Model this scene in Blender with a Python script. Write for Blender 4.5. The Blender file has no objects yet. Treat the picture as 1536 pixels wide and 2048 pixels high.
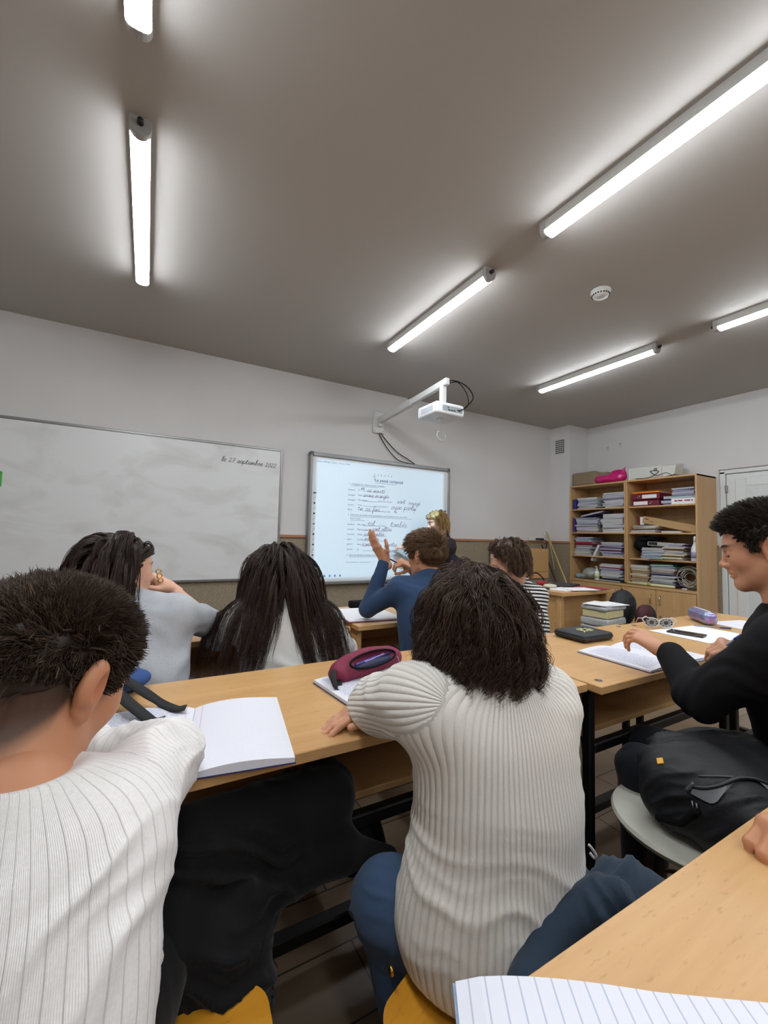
import bpy, math, random
import numpy as np
from mathutils import Matrix, Vector

S = bpy.context.scene
COL = S.collection
PI = math.pi
CAMH = 1.22

# ---------------------------------------------------------------- camera
FPX, CX, CY = 838.0, 768.0, 1024.0
_v2 = np.array([293 - CX, -(1061 - CY), -FPX]); _v1 = np.array([2252 - CX, -(1109 - CY), -FPX])
_Y = _v2 / np.linalg.norm(_v2); _X = _v1 - _Y * (_v1 @ _Y); _X /= np.linalg.norm(_X); _Z = np.cross(_X, _Y)
RW = np.array([_X, _Y, _Z])                 # camera -> world rotation
CAM = np.array([0.0, 0.0, CAMH])
cd = bpy.data.cameras.new('camera'); cam = bpy.data.objects.new('camera', cd); COL.objects.link(cam)
cd.sensor_fit = 'HORIZONTAL'; cd.sensor_width = 36.0; cd.lens = FPX / 1536 * 36.0
cd.clip_start = 0.02; cd.clip_end = 60
M4 = np.eye(4); M4[:3, :3] = RW; M4[:3, 3] = CAM
cam.matrix_world = Matrix(M4.tolist())
S.camera = cam

# ---------------------------------------------------------------- world, exposure
w = bpy.data.worlds.new('world'); S.world = w; w.use_nodes = True
w.node_tree.nodes['Background'].inputs[0].default_value = (0.6, 0.65, 0.7, 1)
w.node_tree.nodes['Background'].inputs[1].default_value = 0.05
S.view_settings.view_transform = 'Standard'; S.view_settings.look = 'None'
S.view_settings.gamma = 1.0; S.view_settings.use_curve_mapping = False
S.view_settings.exposure = 0.08
LAMP_POWER = 52.0
PROJ_POWER = 17.0

# a point seen in direction (px, py): on a horizontal plane, on a y plane, on an x plane, or at a depth in metres
def ray(px, py): return RW @ np.array([px - CX, -(py - CY), -FPX])
def onz(px, py, z): r = ray(px, py); return CAM + r * ((z - CAMH) / r[2])
def ony(px, py, y): r = ray(px, py); return CAM + r * (y / r[1])
def onx(px, py, x): r = ray(px, py); return CAM + r * (x / r[0])
def dep(px, py, d): return CAM + ray(px, py) * (d / FPX)

# ---------------------------------------------------------------- materials
def srgb(r, g, b):
    f = lambda c: (c / 255 / 12.92) if c / 255 <= 0.04045 else ((c / 255 + 0.055) / 1.055) ** 2.4
    return (f(r), f(g), f(b), 1)
class NT:
    def __init__(s, name):
        s.m = bpy.data.materials.new(name); s.m.use_nodes = True; s.t = s.m.node_tree
        s.b = s.t.nodes['Principled BSDF']
    def n(s, typ, **kw):
        x = s.t.nodes.new(typ)
        for k, v in kw.items():
            if k in x.inputs: x.inputs[k].default_value = v
            else: setattr(x, k, v)
        return x
    def l(s, a, b): s.t.links.new(a, b)
    def math(s, op, a, b=None, c=None):
        x = s.t.nodes.new('ShaderNodeMath'); x.operation = op
        for i, v in enumerate((a, b, c)):
            if v is None: continue
            if isinstance(v, (int, float)): x.inputs[i].default_value = v
            else: s.l(v, x.inputs[i])
        return x.outputs[0]
    def mix(s, fac, a, b):
        x = s.t.nodes.new('ShaderNodeMix'); x.data_type = 'RGBA'
        for i, v in ((0, fac), (6, a), (7, b)):
            if isinstance(v, (int, float, tuple)): x.inputs[i].default_value = v
            else: s.l(v, x.inputs[i])
        return x.outputs[2]
    def bump(s, h, st=0.3, d=0.01):
        x = s.n('ShaderNodeBump'); x.inputs['Strength'].default_value = st; x.inputs['Distance'].default_value = d
        s.l(h, x.inputs['Height']); s.l(x.outputs[0], s.b.inputs['Normal'])
_mc = {}
def mat(name, col, rough=0.6, metal=0.0, noise=0.08, scale=30, bump=0.0, spec=0.5, trans=0.0, emit=0.0, alpha=1.0, coat=0.0, sheen=0.0):
    if name in _mc: return _mc[name]
    t = NT(name); b = t.b
    if len(col) == 3: col = srgb(*col)
    tc = t.n('ShaderNodeTexCoord'); nz = t.n('ShaderNodeTexNoise'); nz.inputs['Scale'].default_value = scale; nz.inputs['Detail'].default_value = 4
    t.l(tc.outputs['Object'], nz.inputs['Vector'])
    lo = tuple(c * (1 - noise) for c in col[:3]) + (1,); hi = tuple(min(1, c * (1 + noise)) for c in col[:3]) + (1,)
    t.l(t.mix(nz.outputs[0], lo, hi), b.inputs['Base Color'])
    b.inputs['Roughness'].default_value = rough; b.inputs['Metallic'].default_value = metal
    b.inputs['Specular IOR Level'].default_value = spec; b.inputs['Transmission Weight'].default_value = trans
    b.inputs['Alpha'].default_value = alpha; b.inputs['Coat Weight'].default_value = coat
    b.inputs['Sheen Weight'].default_value = sheen
    if emit: b.inputs['Emission Color'].default_value = col; b.inputs['Emission Strength'].default_value = emit
    if bump: t.bump(nz.outputs[0], bump, 0.004)
    _mc[name] = t.m; return t.m

def wood(name, base, dark, axis=0, scale=1.0, rough=0.42, coords='Object'):
    t = NT(name); tc = t.n('ShaderNodeTexCoord')
    mp = t.n('ShaderNodeMapping'); sc = [14 * scale] * 3; sc[axis] = 0.9 * scale; mp.inputs['Scale'].default_value = sc
    if coords == 'World':
        g = t.n('ShaderNodeNewGeometry'); t.l(g.outputs['Position'], mp.inputs[0])
    else: t.l(tc.outputs['Object'], mp.inputs[0])
    n1 = t.n('ShaderNodeTexNoise'); n1.inputs['Scale'].default_value = 1.2; n1.inputs['Detail'].default_value = 5; n1.inputs['Distortion'].default_value = 0.6
    t.l(mp.outputs[0], n1.inputs['Vector'])
    n2 = t.n('ShaderNodeTexNoise'); n2.inputs['Scale'].default_value = 9; n2.inputs['Detail'].default_value = 3
    t.l(mp.outputs[0], n2.inputs['Vector'])
    f = t.math('ADD', t.math('MULTIPLY', n1.outputs[0], 0.75), t.math('MULTIPLY', n2.outputs[0], 0.25))
    r = t.n('ShaderNodeMapRange'); r.inputs[1].default_value = 0.35; r.inputs[2].default_value = 0.65; t.l(f, r.inputs[0])
    c = t.mix(r.outputs[0], srgb(*dark), srgb(*base))
    # little flecks along the grain
    mp2 = t.n('ShaderNodeMapping'); s2 = [150 * scale] * 3; s2[axis] = 35 * scale; mp2.inputs['Scale'].default_value = s2
    t.l(mp.inputs[0].links[0].from_socket, mp2.inputs[0])
    n3 = t.n('ShaderNodeTexNoise'); n3.inputs['Scale'].default_value = 1.0; t.l(mp2.outputs[0], n3.inputs['Vector'])
    r3 = t.n('ShaderNodeMapRange'); r3.inputs[1].default_value = 0.62; r3.inputs[2].default_value = 0.72; r3.inputs[4].default_value = 0.35; t.l(n3.outputs[0], r3.inputs[0])
    c = t.mix(r3.outputs[0], c, srgb(*[v * 0.72 for v in dark]))
    t.l(c, t.b.inputs['Base Color']); t.b.inputs['Roughness'].default_value = rough
    return t.m

DESKW = wood('beech_laminate', (206, 164, 112), (192, 148, 96), 0, 1.0, 0.36)
DESKE = wood('beech_edging', (196, 150, 96), (180, 134, 84), 0, 1.0, 0.5)
CASEW = wood('cupboard_beech', (202, 164, 116), (190, 150, 102), 2, 0.8, 0.45)
CASEWH = wood('shelf_beech', (202, 164, 116), (190, 150, 102), 1, 0.8, 0.45)
YEL = wood('yellow_plywood', (214, 152, 46), (200, 136, 36), 0, 1.0, 0.35)
BLKM = mat('black_steel', (22, 22, 24), 0.45, 0.3)
WHITEPAINT = mat('white_paint_metal', (214, 216, 214), 0.4)
ALU = mat('aluminium', (150, 150, 150), 0.38, 0.85)
GREYPL = mat('grey_plastic', (170, 170, 168), 0.5)
DARKPL = mat('dark_plastic', (34, 34, 36), 0.45)
BLACK = mat('black_fabric', (13, 13, 14), 0.9, 0, 0.25, 80, 0.3, spec=0.2)
PAPER = mat('paper', (232, 233, 236), 0.8, 0, 0.02)
CHROME = mat('chrome', (200, 200, 200), 0.2, 1.0)

# ---------------------------------------------------------------- mesh helpers
def mesh_from(name, V, F, m=None, parent=None, smooth=True, mats=None, midx=None):
    me = bpy.data.meshes.new(name)
    V = np.asarray(V, dtype=np.float32); me.vertices.add(len(V)); me.vertices.foreach_set('co', V.ravel())
    if isinstance(F, np.ndarray):
        n = F.shape[1]; me.loops.add(F.size); me.loops.foreach_set('vertex_index', F.astype(np.int32).ravel())
        me.polygons.add(len(F)); me.polygons.foreach_set('loop_start', np.arange(0, F.size, n, dtype=np.int32))
        me.polygons.foreach_set('loop_total', np.full(len(F), n, dtype=np.int32))
    else:
        tot = np.array([len(f) for f in F], dtype=np.int32); fl = np.array([i for f in F for i in f], dtype=np.int32)
        me.loops.add(len(fl)); me.loops.foreach_set('vertex_index', fl)
        me.polygons.add(len(F)); me.polygons.foreach_set('loop_start', np.concatenate([[0], np.cumsum(tot)[:-1]]).astype(np.int32))
        me.polygons.foreach_set('loop_total', tot)
    me.polygons.foreach_set('use_smooth', np.full(len(me.polygons), smooth))
    for x in (mats or ([m] if m else [])): me.materials.append(x)
    if midx is not None: me.polygons.foreach_set('material_index', np.asarray(midx, dtype=np.int32))
    me.update(calc_edges=True); me.validate()
    o = bpy.data.objects.new(name, me); COL.objects.link(o)
    if parent is not None: o.parent = parent
    return o

class MB:
    """collects boxes, bars, tubes and lathed forms into one mesh"""
    def __init__(s): s.V = []; s.F = []; s.n = 0; s.mi = []; s.cur = 0
    def add(s, V, F):
        V = np.asarray(V, float); s.V.append(V); s.F += [tuple(i + s.n for i in f) for f in F]; s.n += len(V); s.mi += [s.cur] * len(F); return s
    def box(s, c, size, bev=0.0, M=None):
        hx, hy, hz = [v / 2 for v in size]; b = min(bev, hx * .98, hy * .98, hz * .98)
        if b <= 0:
            V = np.array([(x, y, z) for x in (-hx, hx) for y in (-hy, hy) for z in (-hz, hz)])
            F = [(0, 1, 3, 2), (4, 6, 7, 5), (0, 4, 5, 1), (2, 3, 7, 6), (0, 2, 6, 4), (1, 5, 7, 3)]
        else:
            V = []; idx = {}
            for sx in (-1, 1):
                for sy in (-1, 1):
                    for sz in (-1, 1):
                        idx[sx, sy, sz] = len(V)
                        V += [(sx * hx, sy * (hy - b), sz * (hz - b)), (sx * (hx - b), sy * hy, sz * (hz - b)), (sx * (hx - b), sy * (hy - b), sz * hz)]
            V = np.array(V); g = lambda a, k: idx[a] + k; F = []
            for ax in range(3):
                o1, o2 = [(1, 2), (2, 0), (0, 1)][ax]
                for sg in (-1, 1):
                    q = []
                    for a, c2 in ((-1, -1), (1, -1), (1, 1), (-1, 1)):
                        k = [0, 0, 0]; k[ax] = sg; k[o1] = a; k[o2] = c2; q.append(g(tuple(k), ax))
                    F.append(tuple(q if sg > 0 else q[::-1]))
            for ax in range(3):
                o1, o2 = [(1, 2), (2, 0), (0, 1)][ax]
                for a in (-1, 1):
                    for c2 in (-1, 1):
                        k0 = [0, 0, 0]; k0[o1] = a; k0[o2] = c2; k1 = list(k0); k0[ax] = -1; k1[ax] = 1
                        k0 = tuple(k0); k1 = tuple(k1)
                        q = (g(k0, o1), g(k1, o1), g(k1, o2), g(k0, o2)); F.append(q if a * c2 < 0 else q[::-1])
            for k in idx:
                q = (g(k, 0), g(k, 1), g(k, 2)); F.append(q if k[0] * k[1] * k[2] > 0 else q[::-1])
        if M is not None: V = V @ np.array(M)[:3, :3].T
        return s.add(V + np.array(c), F)
    def tube(s, pts, r, n=8, closed=False, cap=True):
        P = np.array([list(p) for p in pts], float); m = len(P); R = np.broadcast_to(np.asarray(r, float), (m,))
        T = np.gradient(P, axis=0)
        if closed: T = np.roll(P, -1, 0) - np.roll(P, 1, 0)
        T /= np.linalg.norm(T, axis=1)[:, None] + 1e-12
        u = np.cross(T[0], [0, 0, 1.0]);
        if np.linalg.norm(u) < 1e-3: u = np.cross(T[0], [1.0, 0, 0])
        u /= np.linalg.norm(u); V = []
        for i in range(m):
            u = u - T[i] * (u @ T[i]); u /= np.linalg.norm(u) + 1e-12; v = np.cross(T[i], u)
            for k in range(n): a = 2 * PI * k / n; V.append(P[i] + R[i] * (math.cos(a) * u + math.sin(a) * v))
        F = []
        for i in range(m if closed else m - 1):
            j = (i + 1) % m
            for k in range(n): l = (k + 1) % n; F.append((i * n + k, i * n + l, j * n + l, j * n + k))
        if cap and not closed: F.append(tuple(range(n))[::-1]); F.append(tuple((m - 1) * n + k for k in range(n)))
        return s.add(V, F)
    def bar(s, a, b, wdt, h=None):
        a = np.array(a, float); b = np.array(b, float); h = h or wdt; d = b - a; L = np.linalg.norm(d); d /= L
        up = np.array([0, 0, 1.0]) if abs(d[2]) < 0.95 else np.array([0, 1.0, 0]); x = np.cross(d, up); x /= np.linalg.norm(x); z = np.cross(x, d)
        return s.box((a + b) / 2, (wdt, L, h), min(wdt, h) * .12, np.array([x, d, z]).T)
    def lathe(s, prof, c=(0, 0, 0), n=24, M=None):
        V = []
        for r, z in prof:
            for k in range(n): a = 2 * PI * k / n; V.append((r * math.cos(a), r * math.sin(a), z))
        F = []
        for i in range(len(prof) - 1):
            for k in range(n): l = (k + 1) % n; F.append((i * n + k, i * n + l, (i + 1) * n + l, (i + 1) * n + k))
        F.append(tuple(range(n))[::-1]); F.append(tuple((len(prof) - 1) * n + k for k in range(n)))
        V = np.array(V)
        if M is not None: V = V @ np.array(M)[:3, :3].T
        return s.add(V + np.array(c), F)
    def prism(s, poly, z0, z1):
        n = len(poly); V = [(x, y, z0) for x, y in poly] + [(x, y, z1) for x, y in poly]
        F = [tuple(range(n))[::-1], tuple(range(n, 2 * n))] + [(i, (i + 1) % n, n + (i + 1) % n, n + i) for i in range(n)]
        return s.add(V, F)
    def build(s, name, m=None, parent=None, smooth=False, mats=None, loc=None, rotz=0):
        V = np.concatenate(s.V)
        o = mesh_from(name, V, s.F, m, parent, smooth, mats, s.mi if mats else None)
        if loc is not None: o.location = loc
        if rotz: o.rotation_euler[2] = rotz
        return o

def tag(o, label=None, cat=None, group=None, kind=None):
    if label: o['label'] = label
    if cat: o['category'] = cat
    if group: o['group'] = group
    if kind: o['kind'] = kind
    return o
def thing(name, label, cat, loc=(0, 0, 0), rotz=0, group=None):
    o = bpy.data.objects.new(name, None); COL.objects.link(o); o.location = [float(v) for v in loc]; o.rotation_euler = (0, 0, rotz); o.empty_display_size = 0.05
    return tag(o, label, cat, group)
def struct(o): o['kind'] = 'structure'; return o
def auto_smooth(o, ang=0.6):
    me = o.data; me.polygons.foreach_set('use_smooth', np.full(len(me.polygons), True)); me.set_sharp_from_angle(angle=ang); return o

# ---------------------------------------------------------------- implicit surfaces (bodies, cloth, bags)
def nrm(v): v = np.asarray(v, float); return v / (np.linalg.norm(v) + 1e-12)
def A(*v): return np.array(v, float)
def f_cone(a, b, r1, r2, side=None, ratio=1.0):
    a = np.array(a, float); b = np.array(b, float); ab = b - a; L2 = ab @ ab + 1e-12
    sd = None
    if side is not None: sd = np.array(side, float); sd = sd - ab * (sd @ ab) / L2; sd = nrm(sd)
    def f(P):
        q = P - a; t = np.clip((q @ ab) / L2, 0, 1); v = q - t[..., None] * ab
        if sd is not None:
            c = v @ sd; v = v - (c * (1 - 1 / ratio))[..., None] * sd
        return np.sqrt((v * v).sum(-1)) - (r1 + (r2 - r1) * t)
    R = max(r1, r2) * max(1, ratio); lo = np.minimum(a, b) - R; hi = np.maximum(a, b) + R
    return f, lo, hi
def f_ell(c, r, Mx=None):
    c = np.array(c, float); r = np.array(r, float); Mx = np.eye(3) if Mx is None else np.array(Mx, float)   # columns = axes
    def f(P):
        q = (P - c) @ Mx; k0 = np.sqrt(((q / r) ** 2).sum(-1)); k1 = np.sqrt(((q / r ** 2) ** 2).sum(-1)) + 1e-9
        return k0 * (k0 - 1) / k1
    R = np.abs(Mx) @ r; return f, c - R, c + R
def f_box(c, h, Mx=None, rd=0.01):
    c = np.array(c, float); h = np.array(h, float) - rd; Mx = np.eye(3) if Mx is None else np.array(Mx, float)
    def f(P):
        q = np.abs((P - c) @ Mx) - h
        return np.sqrt((np.maximum(q, 0) ** 2).sum(-1)) + np.minimum(q.max(-1), 0) - rd
    R = np.abs(Mx) @ (h + rd); return f, c - R, c + R
class SDF:
    def __init__(s): s.p = []
    def cone(s, a, b, r1, r2, k=0.02, side=None, ratio=1.0, op='u'): s.p.append((f_cone(a, b, r1, r2, side, ratio), k, op)); return s
    def ell(s, c, r, Mx=None, k=0.02, op='u'): s.p.append((f_ell(c, r, Mx), k, op)); return s
    def box(s, c, h, Mx=None, rd=0.01, k=0.01, op='u'): s.p.append((f_box(c, h, Mx, rd), k, op)); return s
    def fun(s, f, k=0.005, op='i'): s.p.append(((f, None, None), k, op)); return s
    def extend(s, o): s.p += o.p; return s
    @staticmethod
    def comb(d, e, k, op):
        if op == 'u': h = np.maximum(k - np.abs(d - e), 0) / k; return np.minimum(d, e) - h * h * k * 0.25
        if op == 's': e = -e
        h = np.maximum(k - np.abs(d - e), 0) / k; return np.maximum(d, e) + h * h * k * 0.25
    def ev(s, P):
        d = np.full(P.shape[:-1], 1.0)
        for (f, lo, hi), k, op in s.p: d = s.comb(d, f(P), k, op)
        return d
    def grad(s, P, e=0.003):
        g = np.stack([s.ev(P + np.eye(3)[i] * e) - s.ev(P - np.eye(3)[i] * e) for i in range(3)], -1)
        return g / (np.linalg.norm(g, axis=-1, keepdims=True) + 1e-9)
    def grid(s, res, lo=None, hi=None):
        us = [p for p in s.p if p[2] == 'u']
        if lo is None: lo = np.min([p[0][1] for p in us], 0)
        if hi is None: hi = np.max([p[0][2] for p in us], 0)
        lo = np.array(lo) - 3 * res; hi = np.array(hi) + 3 * res
        n = np.ceil((hi - lo) / res).astype(int) + 1
        ax = [lo[i] + res * np.arange(n[i]) for i in range(3)]
        G = np.full(tuple(n), 0.3, dtype=np.float32)
        for (f, a, b), k, op in s.p:
            if a is None: i0 = [0, 0, 0]; i1 = list(n)
            else:
                mg = k + 3 * res
                i0 = [max(0, int((a[i] - mg - lo[i]) / res)) for i in range(3)]; i1 = [min(n[i], int((b[i] + mg - lo[i]) / res) + 2) for i in range(3)]
            if any(i1[i] <= i0[i] for i in range(3)): continue
            P = np.stack(np.meshgrid(*[ax[i][i0[i]:i1[i]] for i in range(3)], indexing='ij'), -1)
            sl = tuple(slice(i0[i], i1[i]) for i in range(3)); G[sl] = s.comb(G[sl], f(P), k, op)
        return G, lo
    def mesh(s, res, lo=None, hi=None):
        G, o = s.grid(res, lo, hi); return nets(G, o, res)
def nets(G, origin, res):
    nx, ny, nz = G.shape; ins = G < 0
    C = [(i, j, k) for i in (0, 1) for j in (0, 1) for k in (0, 1)]
    sh = lambda A_, c: A_[c[0]:nx - 1 + c[0], c[1]:ny - 1 + c[1], c[2]:nz - 1 + c[2]]
    cnt = sum(sh(ins, c).astype(np.int8) for c in C); act = (cnt > 0) & (cnt < 8)
    idx = np.argwhere(act); N = len(idx)
    vid = np.full(act.shape, -1, dtype=np.int64); vid[tuple(idx.T)] = np.arange(N)
    acc = np.zeros((N, 3)); num = np.zeros(N)
    val = {c: G[idx[:, 0] + c[0], idx[:, 1] + c[1], idx[:, 2] + c[2]].astype(float) for c in C}
    for a in C:
        for ax in range(3):
            if a[ax] == 0:
                b = list(a); b[ax] = 1; b = tuple(b); va, vb = val[a], val[b]; x = (va < 0) != (vb < 0)
                t = np.where(x, va / (va - vb + 1e-12), 0); p = np.array(a, float)[None].repeat(N, 0); p[:, ax] += t
                acc[x] += p[x]; num[x] += 1
    V = origin + res * (idx + acc / num[:, None]); Fs = []
    for ax in range(3):
        o1, o2 = (ax + 1) % 3, (ax + 2) % 3
        s0 = [slice(1, -1)] * 3; s0[ax] = slice(0, -1); s1 = list(s0); s1[ax] = slice(1, None)
        a = ins[tuple(s0)]; b = ins[tuple(s1)]; e = np.argwhere(a != b); off = np.array([1, 1, 1]); off[ax] = 0; e = e + off
        flip = ins[tuple(e.T)]
        q = []
        for d1, d2 in ((-1, -1), (0, -1), (0, 0), (-1, 0)):
            c = e.copy(); c[:, o1] += d1; c[:, o2] += d2; q.append(vid[tuple(c.T)])
        q = np.stack(q, 1); q[~flip] = q[~flip][:, ::-1]; Fs.append(q)
    F = np.concatenate(Fs); return V, F[(F >= 0).all(1)]
def vnormals(V, F):
    n = np.cross(V[F[:, 2]] - V[F[:, 0]], V[F[:, 3]] - V[F[:, 1]]); N = np.zeros_like(V)
    for k in range(4): np.add.at(N, F[:, k], n)
    return N / (np.linalg.norm(N, axis=1)[:, None] + 1e-12)
def relax(V, F, it=1, lam=0.5):
    for _ in range(it):
        acc = np.zeros_like(V); c = np.zeros(len(V))
        for k in range(4):
            np.add.at(acc, F[:, k], V[F[:, (k + 1) % 4]] + V[F[:, (k - 1) % 4]]); np.add.at(c, F[:, k], 2)
        V = V * (1 - lam) + lam * acc / np.maximum(c, 1)[:, None]
    return V
def wnoise(P, seed, freq, oct=3):
    rg = np.random.default_rng(seed); out = np.zeros(len(P)); a = 1.0; t = 0
    for o in range(oct):
        for _ in range(4):
            d = rg.normal(size=3); d /= np.linalg.norm(d); out += a * np.sin(P @ d * freq * (2 ** o) * rg.uniform(.7, 1.3) + rg.uniform(0, 6.28) + 1.5 * np.sin(P @ np.roll(d, 1) * freq * (2 ** o) * .6 + 1)); t += a
        a *= 0.5
    return out / t * 2
def setattr_f(o, name, vals):
    at = o.data.attributes.new(name, 'FLOAT', 'POINT'); at.data.foreach_set('value', np.asarray(vals, dtype=np.float32))
def blob(name, sdf, res, m, parent=None, disp=None, rel=1):
    V, F = sdf.mesh(res); V = relax(V, F, rel)
    if disp is not None: V = V + vnormals(V, F) * disp(V)[:, None]
    return mesh_from(name, V, F, m, parent), V, F
# ================================================================ ROOM
X0, X1, Y0, Y1, ZC = -2.0, 5.75, -3.6, 4.28, 2.92
def wall_mat(name, low_dark=True):
    t = NT(name); g = t.n('ShaderNodeNewGeometry'); sp = t.n('ShaderNodeSeparateXYZ'); t.l(g.outputs['Position'], sp.inputs[0])
    nz = t.n('ShaderNodeTexNoise'); nz.inputs['Scale'].default_value = 1.7; nz.inputs['Detail'].default_value = 5; t.l(g.outputs['Position'], nz.inputs['Vector'])
    up = t.mix(nz.outputs[0], srgb(206, 204, 203), srgb(218, 217, 217))
    n2 = t.n('ShaderNodeTexNoise'); n2.inputs['Scale'].default_value = 90; n2.inputs['Detail'].default_value = 3; t.l(g.outputs['Position'], n2.inputs['Vector'])
    r2 = t.n('ShaderNodeMapRange'); r2.inputs[1].default_value = .35; r2.inputs[2].default_value = .65; t.l(n2.outputs[0], r2.inputs[0])
    dn = t.mix(r2.outputs[0], srgb(132, 120, 100), srgb(158, 146, 124))
    st = t.math('GREATER_THAN', sp.outputs[2], 1.19)
    t.l(t.mix(st, dn, up), t.b.inputs['Base Color']); t.b.inputs['Roughness'].default_value = 0.65
    n3 = t.n('ShaderNodeTexNoise'); n3.inputs['Scale'].default_value = 38; n3.inputs['Detail'].default_value = 4; t.l(g.outputs['Position'], n3.inputs['Vector'])
    t.bump(n3.outputs[0], 0.10, 0.006); return t.m
WALL = wall_mat('painted_wall')
CEIL = mat('ceiling_paint', (182, 179, 176), 0.8, noise=0.02, scale=2)
def floor_mat():
    t = NT('floor_tiles'); g = t.n('ShaderNodeNewGeometry'); mp = t.n('ShaderNodeMapping'); mp.inputs['Rotation'].default_value = (0, 0, 0.0)
    t.l(g.outputs['Position'], mp.inputs[0])
    bk = t.n('ShaderNodeTexBrick'); bk.offset = 0.5; bk.inputs['Scale'].default_value = 1; bk.inputs['Brick Width'].default_value = 0.6; bk.inputs['Row Height'].default_value = 0.2
    bk.inputs['Mortar Size'].default_value = 0.003; bk.inputs['Color1'].default_value = srgb(128, 108, 88); bk.inputs['Color2'].default_value = srgb(142, 124, 104); bk.inputs['Mortar'].default_value = srgb(52, 44, 38)
    t.l(mp.outputs[0], bk.inputs[0])
    m2 = t.n('ShaderNodeMapping'); m2.inputs['Scale'].default_value = (2, 30, 1); t.l(g.outputs['Position'], m2.inputs[0])
    nz = t.n('ShaderNodeTexNoise'); nz.inputs['Scale'].default_value = 2; nz.inputs['Detail'].default_value = 4; t.l(m2.outputs[0], nz.inputs['Vector'])
    mm = t.n('ShaderNodeMix'); mm.data_type = 'RGBA'; mm.blend_type = 'MULTIPLY'; mm.inputs[0].default_value = .5
    t.l(bk.outputs[0], mm.inputs[6]); t.l(t.mix(nz.outputs[0], (.5, .5, .5, 1), (1, 1, 1, 1)), mm.inputs[7])
    t.l(mm.outputs[2], t.b.inputs['Base Color']); t.b.inputs['Roughness'].default_value = 0.28; return t.m
def slab(name, a, b, m):
    c = [(p + q) / 2 for p, q in zip(a, b)]; o = MB().box((0, 0, 0), [q - p for p, q in zip(a, b)]).build(name, m); o.location = c; return struct(o)
slab('floor', (X0 - .1, Y0 - .1, -.1), (X1 + .5, Y1 + .1, 0), floor_mat())
slab('ceiling', (X0 - .1, Y0 - .1, ZC), (X1 + .5, Y1 + .1, ZC + .1), CEIL)
slab('wall_front', (X0 - .1, Y1, 0), (X1 + .1, Y1 + .1, ZC), WALL)
slab('wall_left', (X0 - .1, Y0, 0), (X0, Y1, ZC), WALL)
slab('wall_back', (X0 - .1, Y0 - .1, 0), (X1 + .1, Y0, ZC), WALL)
# right wall with the door opening
DY0, DY1, DZ = 1.32, 2.30, 2.085
wr = MB()
for a, b in (((X1, DY1, 0), (X1 + .2, Y1, ZC)), ((X1, Y0, 0), (X1 + .2, DY0, ZC)), ((X1, DY0, DZ), (X1 + .2, DY1, ZC))):
    wr.box([(p + q) / 2 for p, q in zip(a, b)], [q - p for p, q in zip(a, b)])
struct(wr.build('wall_right', WALL))
slab('wall_pillar', (5.32, 3.95, 0), (X1 - .001, Y1 - .001, ZC - .001), WALL)
TRIMM = mat('dado_trim_paint', (168, 118, 82), 0.55)
for i, (a, b) in enumerate((((X0, Y1 - .016, 1.185), (5.318, Y1 - .001, 1.212)), ((5.306, 3.936, 1.185), (5.319, Y1 - .02, 1.212)), ((X1 - .015, 2.31, 1.185), (X1 - .001, 3.93, 1.212)), ((X1 - .015, Y0, 1.185), (X1 - .001, 1.30, 1.212)), ((X0 + .001, Y0, 1.185), (X0 + .015, Y1 - .02, 1.212)))):
    slab('trim_%d' % (i + 1), a, b, TRIMM)
# door
DOORW = mat('door_white', (218, 222, 222), 0.45, noise=.02)
dr = thing('door_1', None, None, (X1, 1.81, 0)); struct(dr)
m = MB()
m.box((.06, .465, 1.03), (.07, .05, 2.06), .004).box((.06, -.465, 1.03), (.07, .05, 2.06), .004).box((.06, 0, 2.06), (.07, .98, .05), .004)
m.build('door_frame', DOORW, dr)
m = MB().box((.07, 0, 1.015), (.05, .87, 2.03), .004)
for c, s_ in (((.04, .30, 1.02), (.016, .10, 1.9)), ((.04, -.30, 1.02), (.016, .10, 1.9)), ((.04, 0, 1.93), (.016, .5, .1)), ((.04, 0, .12), (.016, .5, .14))): m.box(c, s_, .005)
m.build('door_leaf', DOORW, dr)
MB().box((.040, 0, 1.02), (.012, .5, 1.72), .003).build('door_panel', mat('door_panel', (210, 215, 216), 0.4), dr)
m = MB().tube([(.02, -.38, 1.02), (-.03, -.38, 1.02), (-.03, -.27, 1.02)], .009).box((.035, -.38, 1.0), (.012, .035, .2), .004); m.build('door_handle', CHROME, dr, True)
m = MB().box((0.03, .43, 1.86), (.03, .02, .08), .004).box((0.03, .43, .25), (.03, .02, .08), .004); m.build('hinge', ALU, dr)

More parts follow.
